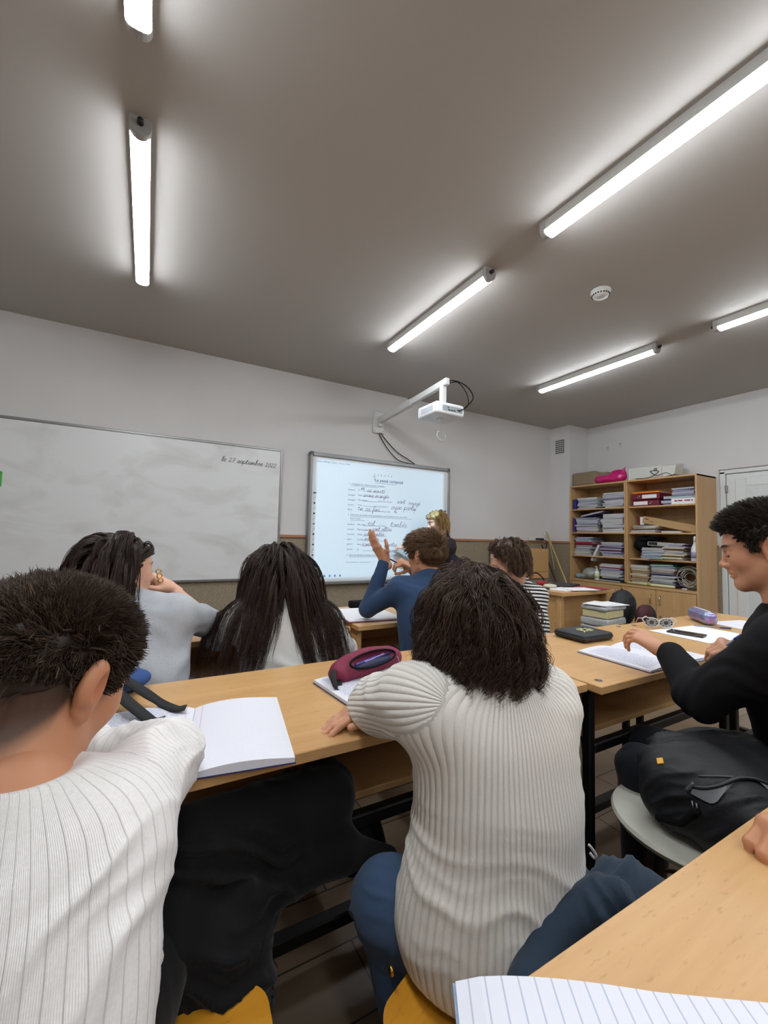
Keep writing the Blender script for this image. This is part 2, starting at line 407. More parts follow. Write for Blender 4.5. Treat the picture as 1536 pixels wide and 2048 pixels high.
# ---------------------------------------------------------------- ceiling lamps
LAMPBODY = mat('lamp_housing', (196, 196, 192), 0.5)
em = NT('lamp_diffuser'); em.b.inputs['Base Color'].default_value = (.9, .9, .9, 1); em.b.inputs['Emission Color'].default_value = (0.93, 0.97, 1.0, 1); em.b.inputs['Emission Strength'].default_value = LAMP_POWER
LAMPDIFF = em.m
LL = 1.25
def make_lamp(x, y0, label, group=None):
    t = thing('ceiling_lamp', label, 'lamp', (x, y0 + LL / 2, ZC), 0, group)
    h = MB()
    prof = [(-.036, 0), (.036, 0), (.0385, -.052), (-.0385, -.052)]
    n = len(prof); V = [(px, y, pz) for y in (-LL / 2 + .02, LL / 2 - .02) for px, pz in prof]
    h.add(V, [(0, 1, 2, 3), (7, 6, 5, 4)] + [(i, n + i, n + (i + 1) % n, (i + 1) % n) for i in range(n)])
    h.build('housing', LAMPBODY, t)
    pr = [(.038, -.0521)] + [(.038 * math.cos(a), -.053 - .024 * math.sin(a)) for a in np.linspace(0, PI, 9)] + [(-.038, -.0521)]
    n = len(pr); V = [(px, y, pz) for y in (-LL / 2 + .03, LL / 2 - .03) for px, pz in pr]
    MB().add(V, [tuple(range(n)), tuple(range(n, 2 * n))[::-1]] + [(i, n + i, n + (i + 1) % n, (i + 1) % n) for i in range(n)]).build('diffuser', LAMPDIFF, t, False)
    for sgn in (-1, 1):
        e = MB(); pr2 = [(.041 * math.cos(a), -.038 - .040 * math.sin(a)) for a in np.linspace(0, PI, 11)] + [(-.041, 0), (.041, 0)]
        n = len(pr2); ya, yb = sgn * (LL / 2 - .032), sgn * (LL / 2)
        V = [(px, y, pz) for y in (ya, yb) for px, pz in pr2]
        e.add(V, [tuple(range(n)), tuple(range(n, 2 * n))[::-1]] + [(i, n + i, n + (i + 1) % n, (i + 1) % n) for i in range(n)])
        c = e.build('end_cap', GREYPL, t)
        MB().lathe([(.012, 0), (.012, .02), (.008, .024)], (0, 0, 0), 12, [(1, 0, 0), (0, 0, sgn), (0, -sgn, 0)]).build('cable_gland', DARKPL, c, True, loc=(0, sgn * LL / 2, -.03))
    return t
def copy_tree(o, parent=None):
    c = o.copy(); COL.objects.link(c)
    if parent is not None: c.parent = parent
    for ch in list(o.children): copy_tree(ch, c)
    return c
lamps = [(-.105, 1.93, 'strip ceiling lamp above the long whiteboard, seen end-on from below'), (-.105, .30, 'strip ceiling lamp cut off by the top edge of the photo'),
         (1.80, .24, 'largest strip ceiling lamp, running out at the upper right corner'), (1.80, 1.90, 'strip ceiling lamp in the middle, pointing at the projector'),
         (3.72, 1.90, 'strip ceiling lamp nearest the cupboard and door wall'), (3.72, .24, 'strip ceiling lamp at the right edge beyond the smoke detector')]
for x in (-.105, 1.80, 3.72):
    for y in (-1.55, -3.2): lamps.append((x, y, 'strip ceiling lamp %s the camera, in the %s line of lamps' % ('close behind' if y > -2 else 'far behind', 'left' if x < 0 else ('middle' if x < 2 else 'right'))))
l0 = None
for i, (x, y, lb) in enumerate(lamps):
    if l0 is None: l0 = o = make_lamp(x, y, lb)
    else: o = copy_tree(l0); o.location = (x, y + LL / 2, ZC); o['label'] = lb
    o['group'] = 'strip lamps on the ceiling' if i < 6 else 'strip lamps behind the camera'
# smoke detector
t = thing('smoke_detector', 'round white smoke detector on the ceiling between the strip lamps', 'smoke detector', (2.60, 1.69, ZC))
MB().lathe([(.05, 0), (.062, -.002), (.064, -.012), (.058, -.018)], n=32).build('base', WHITEPAINT, t, True)
m = MB().lathe([(.054, -.016), (.056, -.03), (.046, -.044), (.02, -.05), (.004, -.051)], n=32); auto_smooth(m.build('dome', WHITEPAINT, t, True), .9)
for k in range(20):
    a = 2 * PI * k / 20
    if k == 0: sl = MB()
    sl.box((.054 * math.cos(a), .054 * math.sin(a), -.034), (.006, .009, .008), 0, [(math.cos(a), -math.sin(a), 0), (math.sin(a), math.cos(a), 0), (0, 0, 1)])
sl.build('vent_slots', DARKPL, t)

# ================================================================ WHITEBOARD (long)
def strokes(polys, wdt, z0=0.0):
    """flat pen strokes on the local xy plane"""
    V = []; F = []
    for pl in polys:
        P = np.array(pl, float)
        if len(P) < 2: P = np.array([P[0], P[0] + [wdt, 0]])
        if len(P) > 2:   # smooth
            t = np.linspace(0, len(P) - 1, (len(P) - 1) * 4 + 1); Q = []
            for u in t:
                i = min(int(u), len(P) - 2); s_ = u - i; p0 = P[max(i - 1, 0)]; p1 = P[i]; p2 = P[i + 1]; p3 = P[min(i + 2, len(P) - 1)]
                Q.append(.5 * ((2 * p1) + (-p0 + p2) * s_ + (2 * p0 - 5 * p1 + 4 * p2 - p3) * s_ ** 2 + (-p0 + 3 * p1 - 3 * p2 + p3) * s_ ** 3))
            P = np.array(Q)
        T = np.gradient(P, axis=0); T /= np.linalg.norm(T, axis=1)[:, None] + 1e-9; N = np.stack([-T[:, 1], T[:, 0]], 1) * wdt / 2
        b = len(V); V += [(x, y, z0) for x, y in P + N] + [(x, y, z0) for x, y in P - N]; n = len(P)
        F += [(b + i, b + n + i, b + n + i + 1, b + i + 1) for i in range(n - 1)]
    return V, F
GL = {  # small cursive alphabet: (advance, strokes)
 'a': (.62, [[(.5, .42), (.3, .5), (.08, .28), (.15, .03), (.35, .05), (.5, .4), (.5, .1), (.62, .03)]]),
 'b': (.55, [[(0, .1), (.25, .9), (.12, .95), (.1, .1), (.3, 0), (.45, .25), (.25, .45), (.12, .3)]]),
 'c': (.5, [[(.42, .42), (.22, .5), (.05, .25), (.2, .02), (.5, .1)]]),
 'd': (.65, [[(.48, .42), (.25, .5), (.06, .25), (.2, .02), (.45, .2), (.55, .95), (.5, .1), (.65, .04)]]),
 'e': (.5, [[(.02, .2), (.35, .3), (.32, .5), (.12, .45), (.08, .12), (.25, 0), (.5, .12)]]),
 'f': (.45, [[(0, .1), (.35, .85), (.25, .98), (.15, .7), (.12, -.4), (.28, -.3), (.15, .1), (.45, .15)]]),
 'g': (.6, [[(.5, .42), (.28, .5), (.08, .28), (.2, .04), (.48, .3), (.5, .45), (.45, -.4), (.2, -.45), (.15, -.2), (.6, .1)]]),
 'i': (.28, [[(0, .1), (.12, .48), (.1, .06), (.28, .08)], [(.14, .68), (.16, .72)]]),
 'l': (.32, [[(0, .1), (.25, .8), (.15, .98), (.08, .5), (.12, .05), (.32, .1)]]),
 'm': (.85, [[(0, .05), (.1, .48), (.12, 0), (.25, .48), (.38, .4), (.38, 0), (.52, .48), (.65, .4), (.66, .05), (.85, .08)]]),
 'n': (.6, [[(0, .05), (.1, .48), (.12, 0), (.28, .48), (.42, .4), (.43, .05), (.6, .08)]]),
 'o': (.55, [[(.3, .5), (.08, .3), (.15, .02), (.4, .1), (.42, .4), (.28, .5), (.55, .4)]]),
 'p': (.6, [[(0, .1), (.12, .48), (.08, -.45), (.12, .35), (.35, .5), (.45, .25), (.3, .02), (.12, .1), (.6, .05)]]),
 'q': (.55, [[(.45, .42), (.2, .5), (.08, .2), (.3, .05), (.46, .45), (.45, -.45), (.55, -.3)]]),
 'r': (.42, [[(0, .05), (.12, .55), (.2, .4), (.36, .45), (.3, .05), (.42, .06)]]),
 's': (.45, [[(0, .08), (.25, .52), (.3, .2), (.2, 0), (.05, .06)], [(.25, .04), (.45, .08)]]),
 't': (.4, [[(0, .1), (.18, .9), (.14, .06), (.4, .1)], [(0, .58), (.34, .62)]]),
 'u': (.6, [[(0, .1), (.1, .48), (.12, .06), (.3, .03), (.42, .48), (.43, .05), (.6, .08)]]),
 'v': (.5, [[(0, .3), (.1, .48), (.22, .02), (.4, .45), (.5, .4)]]),
 'x': (.5, [[(.05, .45), (.4, .02)], [(.4, .48), (.05, .02)]]),
 'y': (.58, [[(0, .3), (.1, .48), (.14, .1), (.35, .1), (.44, .48), (.4, -.4), (.2, -.4), (.58, .1)]]),
 '0': (.5, [[(.25, .8), (.05, .4), (.2, 0), (.42, .35), (.28, .8)]]),
 '2': (.55, [[(.02, .65), (.2, .82), (.38, .6), (.05, .05), (.15, .08), (.55, .03)]]),
 '7': (.5, [[(.02, .75), (.45, .8), (.15, 0)], [(.12, .4), (.4, .42)]]),
 "'": (.2, [[(.1, .95), (.06, .8)]]), ' ': (.45, []), '.': (.25, [[(.08, .02), (.12, .04)]]), '_': (.5, [[(0, -.02), (.5, -.02)]]),
 'é': (.5, [[(.02, .2), (.35, .3), (.32, .5), (.12, .45), (.08, .12), (.25, 0), (.5, .12)], [(.2, .66), (.38, .88)]]),
}
def hand(text, x, y, size, slope=0.0, shear=.25, seed=0):
    rg = random.Random(seed); out = []; cx = x
    for ch in text:
        adv, st = GL.get(ch, GL['n'])
        j = rg.uniform(-.04, .04)
        for s_ in st: out.append([(cx + (px + shear * py + rg.uniform(-.015, .015)) * size, y + (cx - x) * slope + (py + j) * size) for px, py in s_])
        cx += adv * size
    return out
def stroke_obj(name, polys, wdt, m, parent, loc=(0, 0, 0), z0=0.0):
    V, F = strokes(polys, wdt, z0); o = mesh_from(name, V, F, m, parent, False); o.location = loc; return o
UP = Matrix.Rotation(PI / 2, 4, 'X')      # xy plane -> upright, facing -Y

wbm = NT('whiteboard_enamel'); g = wbm.n('ShaderNodeNewGeometry'); mp = wbm.n('ShaderNodeMapping'); mp.inputs['Scale'].default_value = (1.1, 1, 2.2); mp.inputs['Rotation'].default_value = (0, .5, 0); wbm.l(g.outputs['Position'], mp.inputs[0])
n1 = wbm.n('ShaderNodeTexNoise'); n1.inputs['Scale'].default_value = 1.6; n1.inputs['Detail'].default_value = 6; n1.inputs['Distortion'].default_value = 1.2; wbm.l(mp.outputs[0], n1.inputs['Vector'])
rr = wbm.n('ShaderNodeMapRange'); rr.inputs[1].default_value = .48; rr.inputs[2].default_value = .72; wbm.l(n1.outputs[0], rr.inputs[0])
wbm.l(wbm.mix(rr.outputs[0], srgb(226, 228, 230), srgb(208, 210, 210)), wbm.b.inputs['Base Color']); wbm.b.inputs['Roughness'].default_value = .3
WBM = wbm.m
t = thing('whiteboard', 'long smudged whiteboard with an aluminium rim and a handwritten date', 'whiteboard', (-.4, Y1 - .004, 1.42))
bw, bz0, bz1 = 3.15, -.655, .655
MB().box((0, -.012, 0), (bw - .02, .018, bz1 - bz0 - .02)).build('panel', WBM, t)
m = MB()
for c, s_ in (((0, -.014, bz1), (bw, .028, .022)), ((0, -.014, bz0), (bw, .028, .022)), ((-bw / 2, -.014, 0), (.022, .028, bz1 - bz0 + .02)), ((bw / 2, -.014, 0), (.022, .028, bz1 - bz0 + .02))): m.box(c, s_, .003)
m.build('rim', ALU, t)
INK = mat('black_marker', (52, 52, 58), 0.6)
o = stroke_obj('handwritten_date', hand('le 27 septembre 2022', 0, 0, .052, -.03, .3, 4), .0042, INK, t); o.matrix_local = Matrix.Translation((.592 + .4, -.0225, .485)) @ UP
t2 = thing('board_magnet', 'small green block stuck on the whiteboard at the left photo edge', 'magnet', (-1.02, Y1 - .022, 1.59))
MB().box((0, -.012, 0), (.06, .022, .12), .006).build('block', mat('green_plastic', (70, 170, 60), .5), t2)

# ================================================================ SMART BOARD
sbx0, sbx1, sbz0, sbz1 = 1.475, 3.34, .69, 2.10
t = thing('interactive_whiteboard', 'interactive board lit by the projector with a worksheet titled Le passé composé', 'board', ((sbx0 + sbx1) / 2, Y1 - .004, (sbz0 + sbz1) / 2))
SB = t; W_, H_ = sbx1 - sbx0, sbz1 - sbz0
BRDW = mat('board_surface', (226, 228, 230), .45, noise=.01)
MB().box((0, -.03, 0), (W_ - .04, .03, H_ - .04)).build('panel', BRDW, t)
m = MB()
for c, s_ in (((0, -.03, H_ / 2 - .02), (W_ - .06, .06, .042)), ((0, -.03, -H_ / 2 + .016), (W_ - .06, .06, .034)), ((-W_ / 2 + .012, -.03, 0), (.03, .06, H_ - .06)), ((W_ / 2 - .012, -.03, 0), (.03, .06, H_ - .06))): m.box(c, s_, .006)
m.build('rim', mat('board_rim', (150, 152, 154), .4, .6), t)
for sx in (-1, 1):
    for sz in (-1, 1): MB().box((sx * (W_ / 2 - .02), -.03, sz * (H_ / 2 - .02)), (.055, .058, .055), .012).build('corner_cap', mat('corner_cap', (92, 94, 98), .5), t)
MB().box((0.25, -.05, -H_ / 2 - .02), (.75, .10, .02), .004).build('pen_tray', ALU, t)
# icon strips at both sides
ic = MB()
for sx in (-1, 1):
    for k in range(18):
        z = .27 - k * .055 if sx < 0 else .16 - k * .05
        q = (sx * (W_ / 2 - .062), -.0462, z); s0 = .018 if k else .034
        ic.box(q, (s0, .002, .018 if k % 3 else .013), 0) if k % 2 == 0 else ic.bar((q[0] - .012, q[1], z - .010), (q[0] + .012, q[1], z + .010), .004, .002)
ic.build('icon_strip', mat('icon_ink', (50, 54, 66), .6), t)
PRINT = mat('print_ink', (112, 122, 142), .7); PEN = mat('red_pen_ink', (112, 88, 112), .7)
def text_mesh(name, s_, size, m, parent, mtx, align='LEFT', shear=0, bold=0.0):
    c = bpy.data.curves.new(name, 'FONT'); c.body = s_; c.size = size; c.align_x = align; c.shear = shear; c.resolution_u = 2; c.offset = bold
    tmp = bpy.data.objects.new(name + '_src', c); COL.objects.link(tmp)
    me = bpy.data.meshes.new_from_object(tmp, depsgraph=bpy.context.evaluated_depsgraph_get()); bpy.data.objects.remove(tmp)
    me.materials.clear(); me.materials.append(m)
    o = bpy.data.objects.new(name, me); COL.objects.link(o); o.parent = parent; o.matrix_local = mtx; return o
def sbl(px, py):   # a spot on the board in its own coordinates
    p = ony(px, py, Y1 - .05); return p[0] - SB.location[0], p[2] - SB.location[2]
def btext(s_, px, py, size, m=PRINT, align='LEFT', bold=0.0, name='printed_line'):
    x, z = sbl(px, py); return text_mesh(name, s_, size, m, SB, Matrix.Translation((x, -.0463, z)) @ UP, align, 0, bold)
CS = 28 / 150.0   # crop scale helper: region starts at (620, 900)
def cp(u, v): return 620 + u * 280 / 1536, 900 + v * 280 / 1536
btext('Edition  Affichage  Insertion  Format  Outils', *cp(75, 125), .022)
btext('Le passé composé', *cp(712, 345), .052, name='worksheet_title', bold=.0008)
for (u, v, s_) in ((425, 375, '1.  Conjuguez les verbes au passé composé :'), (415, 715, '2.  Réécrivez les verbes entre parenthèses avec l\'auxiliaire être. Accordez'), (440, 755, 'avec le sujet :'), (398, 1160, '3.  Dans les phrases suivantes, soulignez les verbes au passé composé')):
    btext(s_, *cp(u, v), .026)
rows = [(440, '(acheter)', 'Tu', 'jours.', 700), (497, '(manger)', 'Nous', '', 0), (550, '(voyager)', 'Mes parents', 'l\'année dans l\'Europe', 745), (605, '(partir)', 'Vous', 'J\'adore de vacances !', 705), (658, '(finir)', 'Nous', 'temps exercice au verbe', 700),
        (820, '(tomber)', 'Mes chiens', 'sur l\'herbe.', 750), (875, '(arriver)', 'Marie et Valentine', '', 0), (930, '(monter)', 'Michel', '', 0), (985, '(aller)', 'La sœur de', '', 0), (1038, '(partir)', 'Nous', 'l\'école.', 740), (1095, '(sortir)', 'Ils', 'avec son ami', 720)]
ul = []
for v, a, b, c, cu in rows:
    btext(a, *cp(418 - (v - 440) * .025, v), .024); btext(b, *cp(528 - (v - 440) * .02, v + 4), .024)
    if c: btext(c, *cp(cu, v + 18), .022)
    x0, z0 = sbl(*cp(580, v + 10)); x1, _ = sbl(*cp(cu if c else 840, v + 10)); ul.append([(x0, z0), (x1, z0)])
for u0, v0, u1 in ((450, 388, 755), (712, 362, 942), (440, 728, 1120), (440, 768, 600), (425, 1172, 1060), (395, 1232, 525), (540, 1232, 660)):
    x0, z0 = sbl(*cp(u0, v0)); x1, _ = sbl(*cp(u1, v0)); ul.append([(x0, z0), (x1, z0)])
o = stroke_obj('ruled_lines', ul, .0028, PRINT, SB); o.matrix_local = Matrix.Translation((0, -.0463, 0)) @ UP
hw = []
for u, v, s_, sz in ((560, 440, 'm', .055), (625, 462, 'as acheté', .05), (580, 512, 'avons mangés', .05), (955, 585, 'sont', .055), (1080, 600, 'voyagé', .05), (885, 650, 'ayez parti', .065), (1125, 668, 'qi', .06), (548, 665, 'j as fini', .06), (930, 695, 'n', .04),
                   (630, 830, 'est', .07), (880, 845, 'tombée', .068), (680, 885, 'sont allées', .05), (590, 940, 'est montée', .05), (600, 990, 'est allée', .045), (565, 1055, 'sommes', .06), (815, 1060, 'partis', .06), (865, 1125, 'sorti', .05), (530, 640, 'n', .03)):
    x, z = sbl(*cp(u, v)); hw += hand(s_, x, z, sz, 0, .3, int(u))
o = stroke_obj('handwriting', hw, .0032, PEN, SB); o.matrix_local = Matrix.Translation((0, -.0465, 0)) @ UP
x, z = sbl(*cp(705, 275)); xl, zl = sbl(*cp(690, 290))
tk = []
for k in range(6): tk += [[(x + k * .045, z + .005), (x + k * .045 + .012, z + .012)], [(x + k * .045 + .006, z + .01), (x + k * .045 + .004, z - .008)]]
tk += [[(xl, zl), (xl + .04, zl)], [(xl + .02, zl), (xl + .02, zl - .05)]]
o = stroke_obj('toolbar_marks', tk, .004, PRINT, SB); o.matrix_local = Matrix.Translation((0, -.0463, 0)) @ UP
tb = MB(); x, z = sbl(622, 1155)
for k in range(6): tb.box((x + .03 + k * .06, -.046, z + .012), (.02, .0012, .02))
tb.build('taskbar_icons', mat('taskbar_ink', (92, 132, 176), .6), SB)

# ---------------------------------------------------------------- projector on its arm, throwing real light onto the board
t = thing('projector', 'white projector hanging under the arm above the interactive board', 'projector', (2.30, 3.06, 2.365))
PJ = mat('projector_white', (226, 228, 232), .35)
s_ = SDF().box((0, 0, 0), (.158, .15, .055), rd=.022)
V, F = s_.mesh(.006); o = mesh_from('body', relax(V, F, 1), F, PJ, t)
m = MB().box((0.02, -.149, .0), (.22, .006, .05), .002); m.build('socket_panel', mat('socket_panel', (150, 158, 162), .5), t)
m = MB()
for k, (x, z, w2) in enumerate(((-.02, -.012, .02), (0.01, -.012, .02), (.04, -.012, .02), (-.03, .008, .012), (.085, .0, .03))): m.box((x, -.153, z), (w2, .006, .009), .001)
m.build('sockets', DARKPL, t)
m = MB()
for k in range(9):
    for j in range(5): m.box((-.1586, -.085 + k * .02, -.02 + j * .01), (.003, .012, .004))
m.build('vent_grille', mat('grille', (150, 156, 172), .6), t)
m = MB().lathe([(.04, 0), (.038, -.004), (.03, -.006)], (0, 0, -.055), 20); m.build('bottom_cap', PJ, t, True)
MB().lathe([(.03, 0), (.032, .02), (.026, .026)], (.02, .15, .0), 20, [(1, 0, 0), (0, 0, 1), (0, -1, 0)]).build('lens', DARKPL, t, True)
t = thing('wall_bracket', 'white wall plate and long telescopic arm carrying the projector', 'bracket', (2.31, Y1, 2.55))
MB().box((0, -.012, 0), (.15, .024, .26), .012).build('wall_plate', WHITEPAINT, t)
for sz in (-1, 1):
    for sx in (-1, 1): MB().lathe([(.006, 0), (.006, .003)], (sx * .05, -.024, sz * .1), 8, [(1, 0, 0), (0, 0, -1), (0, 1, 0)]).build('screw', ALU, t)
MB().box((0, -.04, 0.0), (.05, .04, .11), .006).build('pivot_block', WHITEPAINT, t)
m = MB().bar((0, -.05, .02), (-.0, -.72, .055), .055, .075); m.build('outer_tube', WHITEPAINT, t)
m = MB().bar((0, -.70, .055), (-.01, -1.32, .085), .045, .062); m.build('inner_tube', WHITEPAINT, t)
MB().lathe([(.012, 0), (.014, .012), (.01, .016)], (0, -.66, .095), 12).build('lock_knob', DARKPL, t, True)
MB().box((-.01, -1.25, -.015), (.05, .05, .17), .005).box((-.01, -1.24, -.122), (.10, .10, .008), .002).build('drop_bracket', WHITEPAINT, t)
def cable(name, pts, r, m, label, cat='cable', par=None, n=6):
    P = np.array(pts, float); Q = []
    for u in np.linspace(0, len(P) - 1, (len(P) - 1) * 7 + 1):
        i = min(int(u), len(P) - 2); f = u - i; p0, p1, p2, p3 = P[max(i - 1, 0)], P[i], P[i + 1], P[min(i + 2, len(P) - 1)]
        Q.append(.5 * (2 * p1 + (p2 - p0) * f + (2 * p0 - 5 * p1 + 4 * p2 - p3) * f * f + (3 * p1 - p0 - 3 * p2 + p3) * f ** 3))
    o = MB().tube(Q, r, n).build(name, m, par, True)
    if label: tag(o, label, cat)
    return o
cable('projector_cable', [(2.30, 3.02, 2.63), (2.38, 2.98, 2.66), (2.50, 2.94, 2.62), (2.53, 2.88, 2.50), (2.44, 2.89, 2.39), (2.40, 2.905, 2.365)], .005, BLACK, 'black cable curling from the arm end down to the projector sockets, upper loop')
cable('projector_cable', [(2.31, 3.02, 2.62), (2.40, 2.95, 2.64), (2.48, 2.92, 2.55), (2.47, 2.88, 2.42), (2.385, 2.905, 2.355)], .004, BLACK, 'black cable curling from the arm end to the projector, inner loop')
p = [ony(*q, Y1 - .02) for q in ((758, 866), (764, 880), (781, 905), (800, 922), (829, 929))]; cable('wall_cable', p, .005, BLACK, 'black cable sagging lowest from the arm plate to the board top')
p = [ony(*q, Y1 - .02) for q in ((761, 866), (775, 884), (795, 905), (815, 918), (830, 929))]; cable('wall_cable', p, .005, BLACK, 'straighter black cable from the arm plate to the board top')
# ring on a cord
t = thing('pull_ring', 'clear plastic ring hanging on a thin cord below the projector', 'ring', (2.265, 3.0, 2.31))
MB().tube([(0, 0, 0), (0.002, 0, -.13)], .002, 5).build('cord', GREYPL, t, True)
a_ = np.linspace(0, 2 * PI, 33)[:-1]
MB().tube([(.046 * math.cos(a), .046 * math.sin(a) * .2, -.176 + .046 * math.sin(a)) for a in a_], .0045, 8, closed=True).build('ring', mat('clear_plastic', (214, 216, 214), .2, trans=.4), t, True)
# projector light: a real spot with a rectangular picture gate
ld = bpy.data.lights.new('projector_beam', 'SPOT'); lo = bpy.data.objects.new('projector_beam', ld); COL.objects.link(lo)
lp = Vector((2.32, 3.24, 2.42)); scr = [ony(*q, Y1 - .05) for q in ((630, 917), (882, 946), (890, 1165), (620, 1158))]
tgt = Vector(np.mean(scr, 0).tolist()); dirv = (tgt - lp).normalized()
zax = -dirv; xax = Vector((1, 0, 0)); yax = zax.cross(xax).normalized(); xax = yax.cross(zax)
mm = Matrix((xax, yax, zax)).transposed().to_4x4(); mm.translation = lp; lo.matrix_world = mm
ld.spot_size = 2.7; ld.spot_blend = 0.0; ld.shadow_soft_size = .012; ld.energy = PROJ_POWER; ld.use_nodes = True
nt = ld.node_tree; emn = nt.nodes['Emission']
def lmath(op, a, b=None):
    x = nt.nodes.new('ShaderNodeMath'); x.operation = op
    for i, v in enumerate((a, b)):
        if v is None: continue
        if isinstance(v, (int, float)): x.inputs[i].default_value = v
        else: nt.links.new(v, x.inputs[i])
    return x.outputs[0]
geo = nt.nodes.new('ShaderNodeNewGeometry'); sp = nt.nodes.new('ShaderNodeSeparateXYZ'); nt.links.new(geo.outputs['Incoming'], sp.inputs[0])
dist = (Y1 - .045) - lp[1]; dx, dy, dz = sp.outputs[0], sp.outputs[1], sp.outputs[2]
def gate(num, base, lo_, hi_, soft=.006):
    p = lmath('ADD', lmath('MULTIPLY', lmath('DIVIDE', num, dy), dist), float(base))
    m1 = nt.nodes.new('ShaderNodeMapRange'); m1.inputs[1].default_value = lo_ - soft; m1.inputs[2].default_value = lo_ + soft; nt.links.new(p, m1.inputs[0])
    m2 = nt.nodes.new('ShaderNodeMapRange'); m2.inputs[1].default_value = hi_ + soft; m2.inputs[2].default_value = hi_ - soft; nt.links.new(p, m2.inputs[0])
    return lmath('MULTIPLY', m1.outputs[0], m2.outputs[0]), p
gx, px_ = gate(dx, lp[0], 1.545, 3.25); gz, pz_ = gate(dz, lp[2], .745, 2.035)
gain = lmath('DIVIDE', 1.0, lmath('POWER', lmath('ABSOLUTE', dy), 3.4))
nt.links.new(lmath('MULTIPLY', lmath('MULTIPLY', gx, gz), gain), emn.inputs['Strength'])
emn.inputs['Color'].default_value = (.44, .76, 1.0, 1)
tag(lo, None, None)

# ================================================================ CUPBOARD
XF = 5.30; CY0, CY1, CZ0, CZ1 = 2.325, 3.935, .70, 2.005
def qx(u, v): return 1080 + u * .2969, 820 + v * .297     # spots on the cupboard front, read off an enlarged view
t = thing('storage_cupboard', 'tall beech cupboard with open shelves above and closed doors below', 'cupboard', (0, 0, 0)); CUP = t
T_ = .02; YM = 3.115; D_ = X1 - XF - .01
for y in (CY0 + T_ / 2, CY1 - T_ / 2): MB().box((XF + D_ / 2, y, CZ1 / 2), (D_, T_, CZ1), .001).build('side_panel', CASEW, t)
MB().box((XF + D_ / 2, YM + T_ / 2 + .012, (CZ0 + CZ1) / 2), (D_, T_, CZ1 - CZ0 - .03), .001).box((XF + D_ / 2, YM - T_ / 2 + .008, (CZ0 + CZ1) / 2), (D_, T_, CZ1 - CZ0 - .03), .001).build('divider', CASEW, t)
MB().box((XF + D_ / 2, (CY0 + CY1) / 2, CZ1 - T_ / 2 + .001), (D_ + .004, CY1 - CY0, T_), .001).build('top_panel', CASEWH, t)
MB().box((XF + D_ - .006, (CY0 + CY1) / 2, (CZ0 + CZ1) / 2), (.008, CY1 - CY0 - .04, CZ1 - CZ0)).build('back_panel', CASEW, t)
MB().box((XF + D_ / 2, (CY0 + CY1) / 2, CZ0 - .02), (D_, CY1 - CY0 - 2 * T_, .028), .001).build('middle_panel', CASEWH, t)
SHZ = [1.672, 1.345, 1.025]
for z in SHZ:
    MB().box((XF + D_ / 2 + .004, (CY1 + YM) / 2 + .008, z - .009), (D_ - .02, CY1 - YM - .06, .018), .001).build('shelf', CASEWH, t)
    MB().box((XF + D_ / 2 + .004, (CY0 + YM) / 2 - .002, z - .009), (D_ - .02, YM - CY0 - .044, .018), .001).build('shelf', CASEWH, t)
yd = [CY0 + T_ + .004, 2.775, 3.19, CY1 - T_ - .004]
for k in range(3):
    a, b = yd[k], yd[k + 1]
    d = MB().box((XF + .012, (a + b) / 2, (.08 + CZ0 - .04) / 2), (.018, b - a - .005, CZ0 - .12), .002).build('door', CASEW, t)
    if k < 2:
        hy = b - .05 if k == 0 else a + .055
        MB().tube([(XF + .004, hy, .60), (XF - .018, hy, .585), (XF - .026, hy, .545), (XF - .018, hy, .505), (XF + .004, hy, .49)], .006, 8).build('handle', CHROME, d, True)
    if k == 0: MB().lathe([(.012, 0), (.012, .006), (.006, .008)], (XF + .002, b - .055, .36), 12, [(0, 0, -1), (0, 1, 0), (1, 0, 0)]).build('lock', CHROME, d, True)
MB().box((XF + .04, (CY0 + CY1) / 2, .035), (.018, CY1 - CY0 - .05, .07)).build('plinth', CASEW, t)

# things on and in the cupboard; y runs along the shelf, +y is left in the photo
PAL = dict(grey=(176, 180, 190), white=(226, 228, 230), blue=(96, 118, 176), lilac=(150, 142, 178), cream=(222, 212, 176), red=(150, 40, 62), maroon=(108, 22, 48), orange=(236, 132, 20), purple=(88, 58, 116),
           green=(36, 140, 96), black=(30, 30, 34), paleblue=(150, 172, 202), tan=(170, 140, 96), navy=(36, 44, 92), brown=(96, 60, 44))
def pm(c): return mat('cover_' + c, PAL[c], .5, scale=40)
def flat_item(kind, c, x, y, z, w, d, h, rot, tilt=0.0, label=None, cat='folder', group=None, roll=0.0):
    """a folder or book lying down: front edge towards the room (-x)"""
    M = (Matrix.Rotation(rot, 3, 'Z') @ Matrix.Rotation(tilt, 3, 'X') @ Matrix.Rotation(roll, 3, 'Y'))
    e = max(.0012, min(.0055, h * .2)); m = MB()
    m.box((0, 0, e / 2), (d, w, e)).box((0, 0, h - e / 2), (d, w, e))
    side = -1 if kind != 'spine' else 1
    if kind == 'spine': m.box((-d / 2 + e / 2, 0, h / 2), (e, w, h), .0005)
    else: m.box((0, -w / 2 + e / 2, h / 2), (d, e, h))
    o = m.build('book' if cat == 'book' else 'folder', pm(c)); o.matrix_world = Matrix.Translation((x, y, z)) @ M.to_4x4()
    MB().box((-.002 if kind != 'spine' else .003, .002, h / 2), (d - .008, w - .008, h - 2 * e), .0008).build('pages', PAPER2, o)
    tag(o, label, cat, group); return o
PAPER2 = NT('page_edges'); tc_ = PAPER2.n('ShaderNodeTexCoord'); mp_ = PAPER2.n('ShaderNodeMapping'); mp_.inputs['Scale'].default_value = (3, 3, 900); PAPER2.l(tc_.outputs['Object'], mp_.inputs[0])
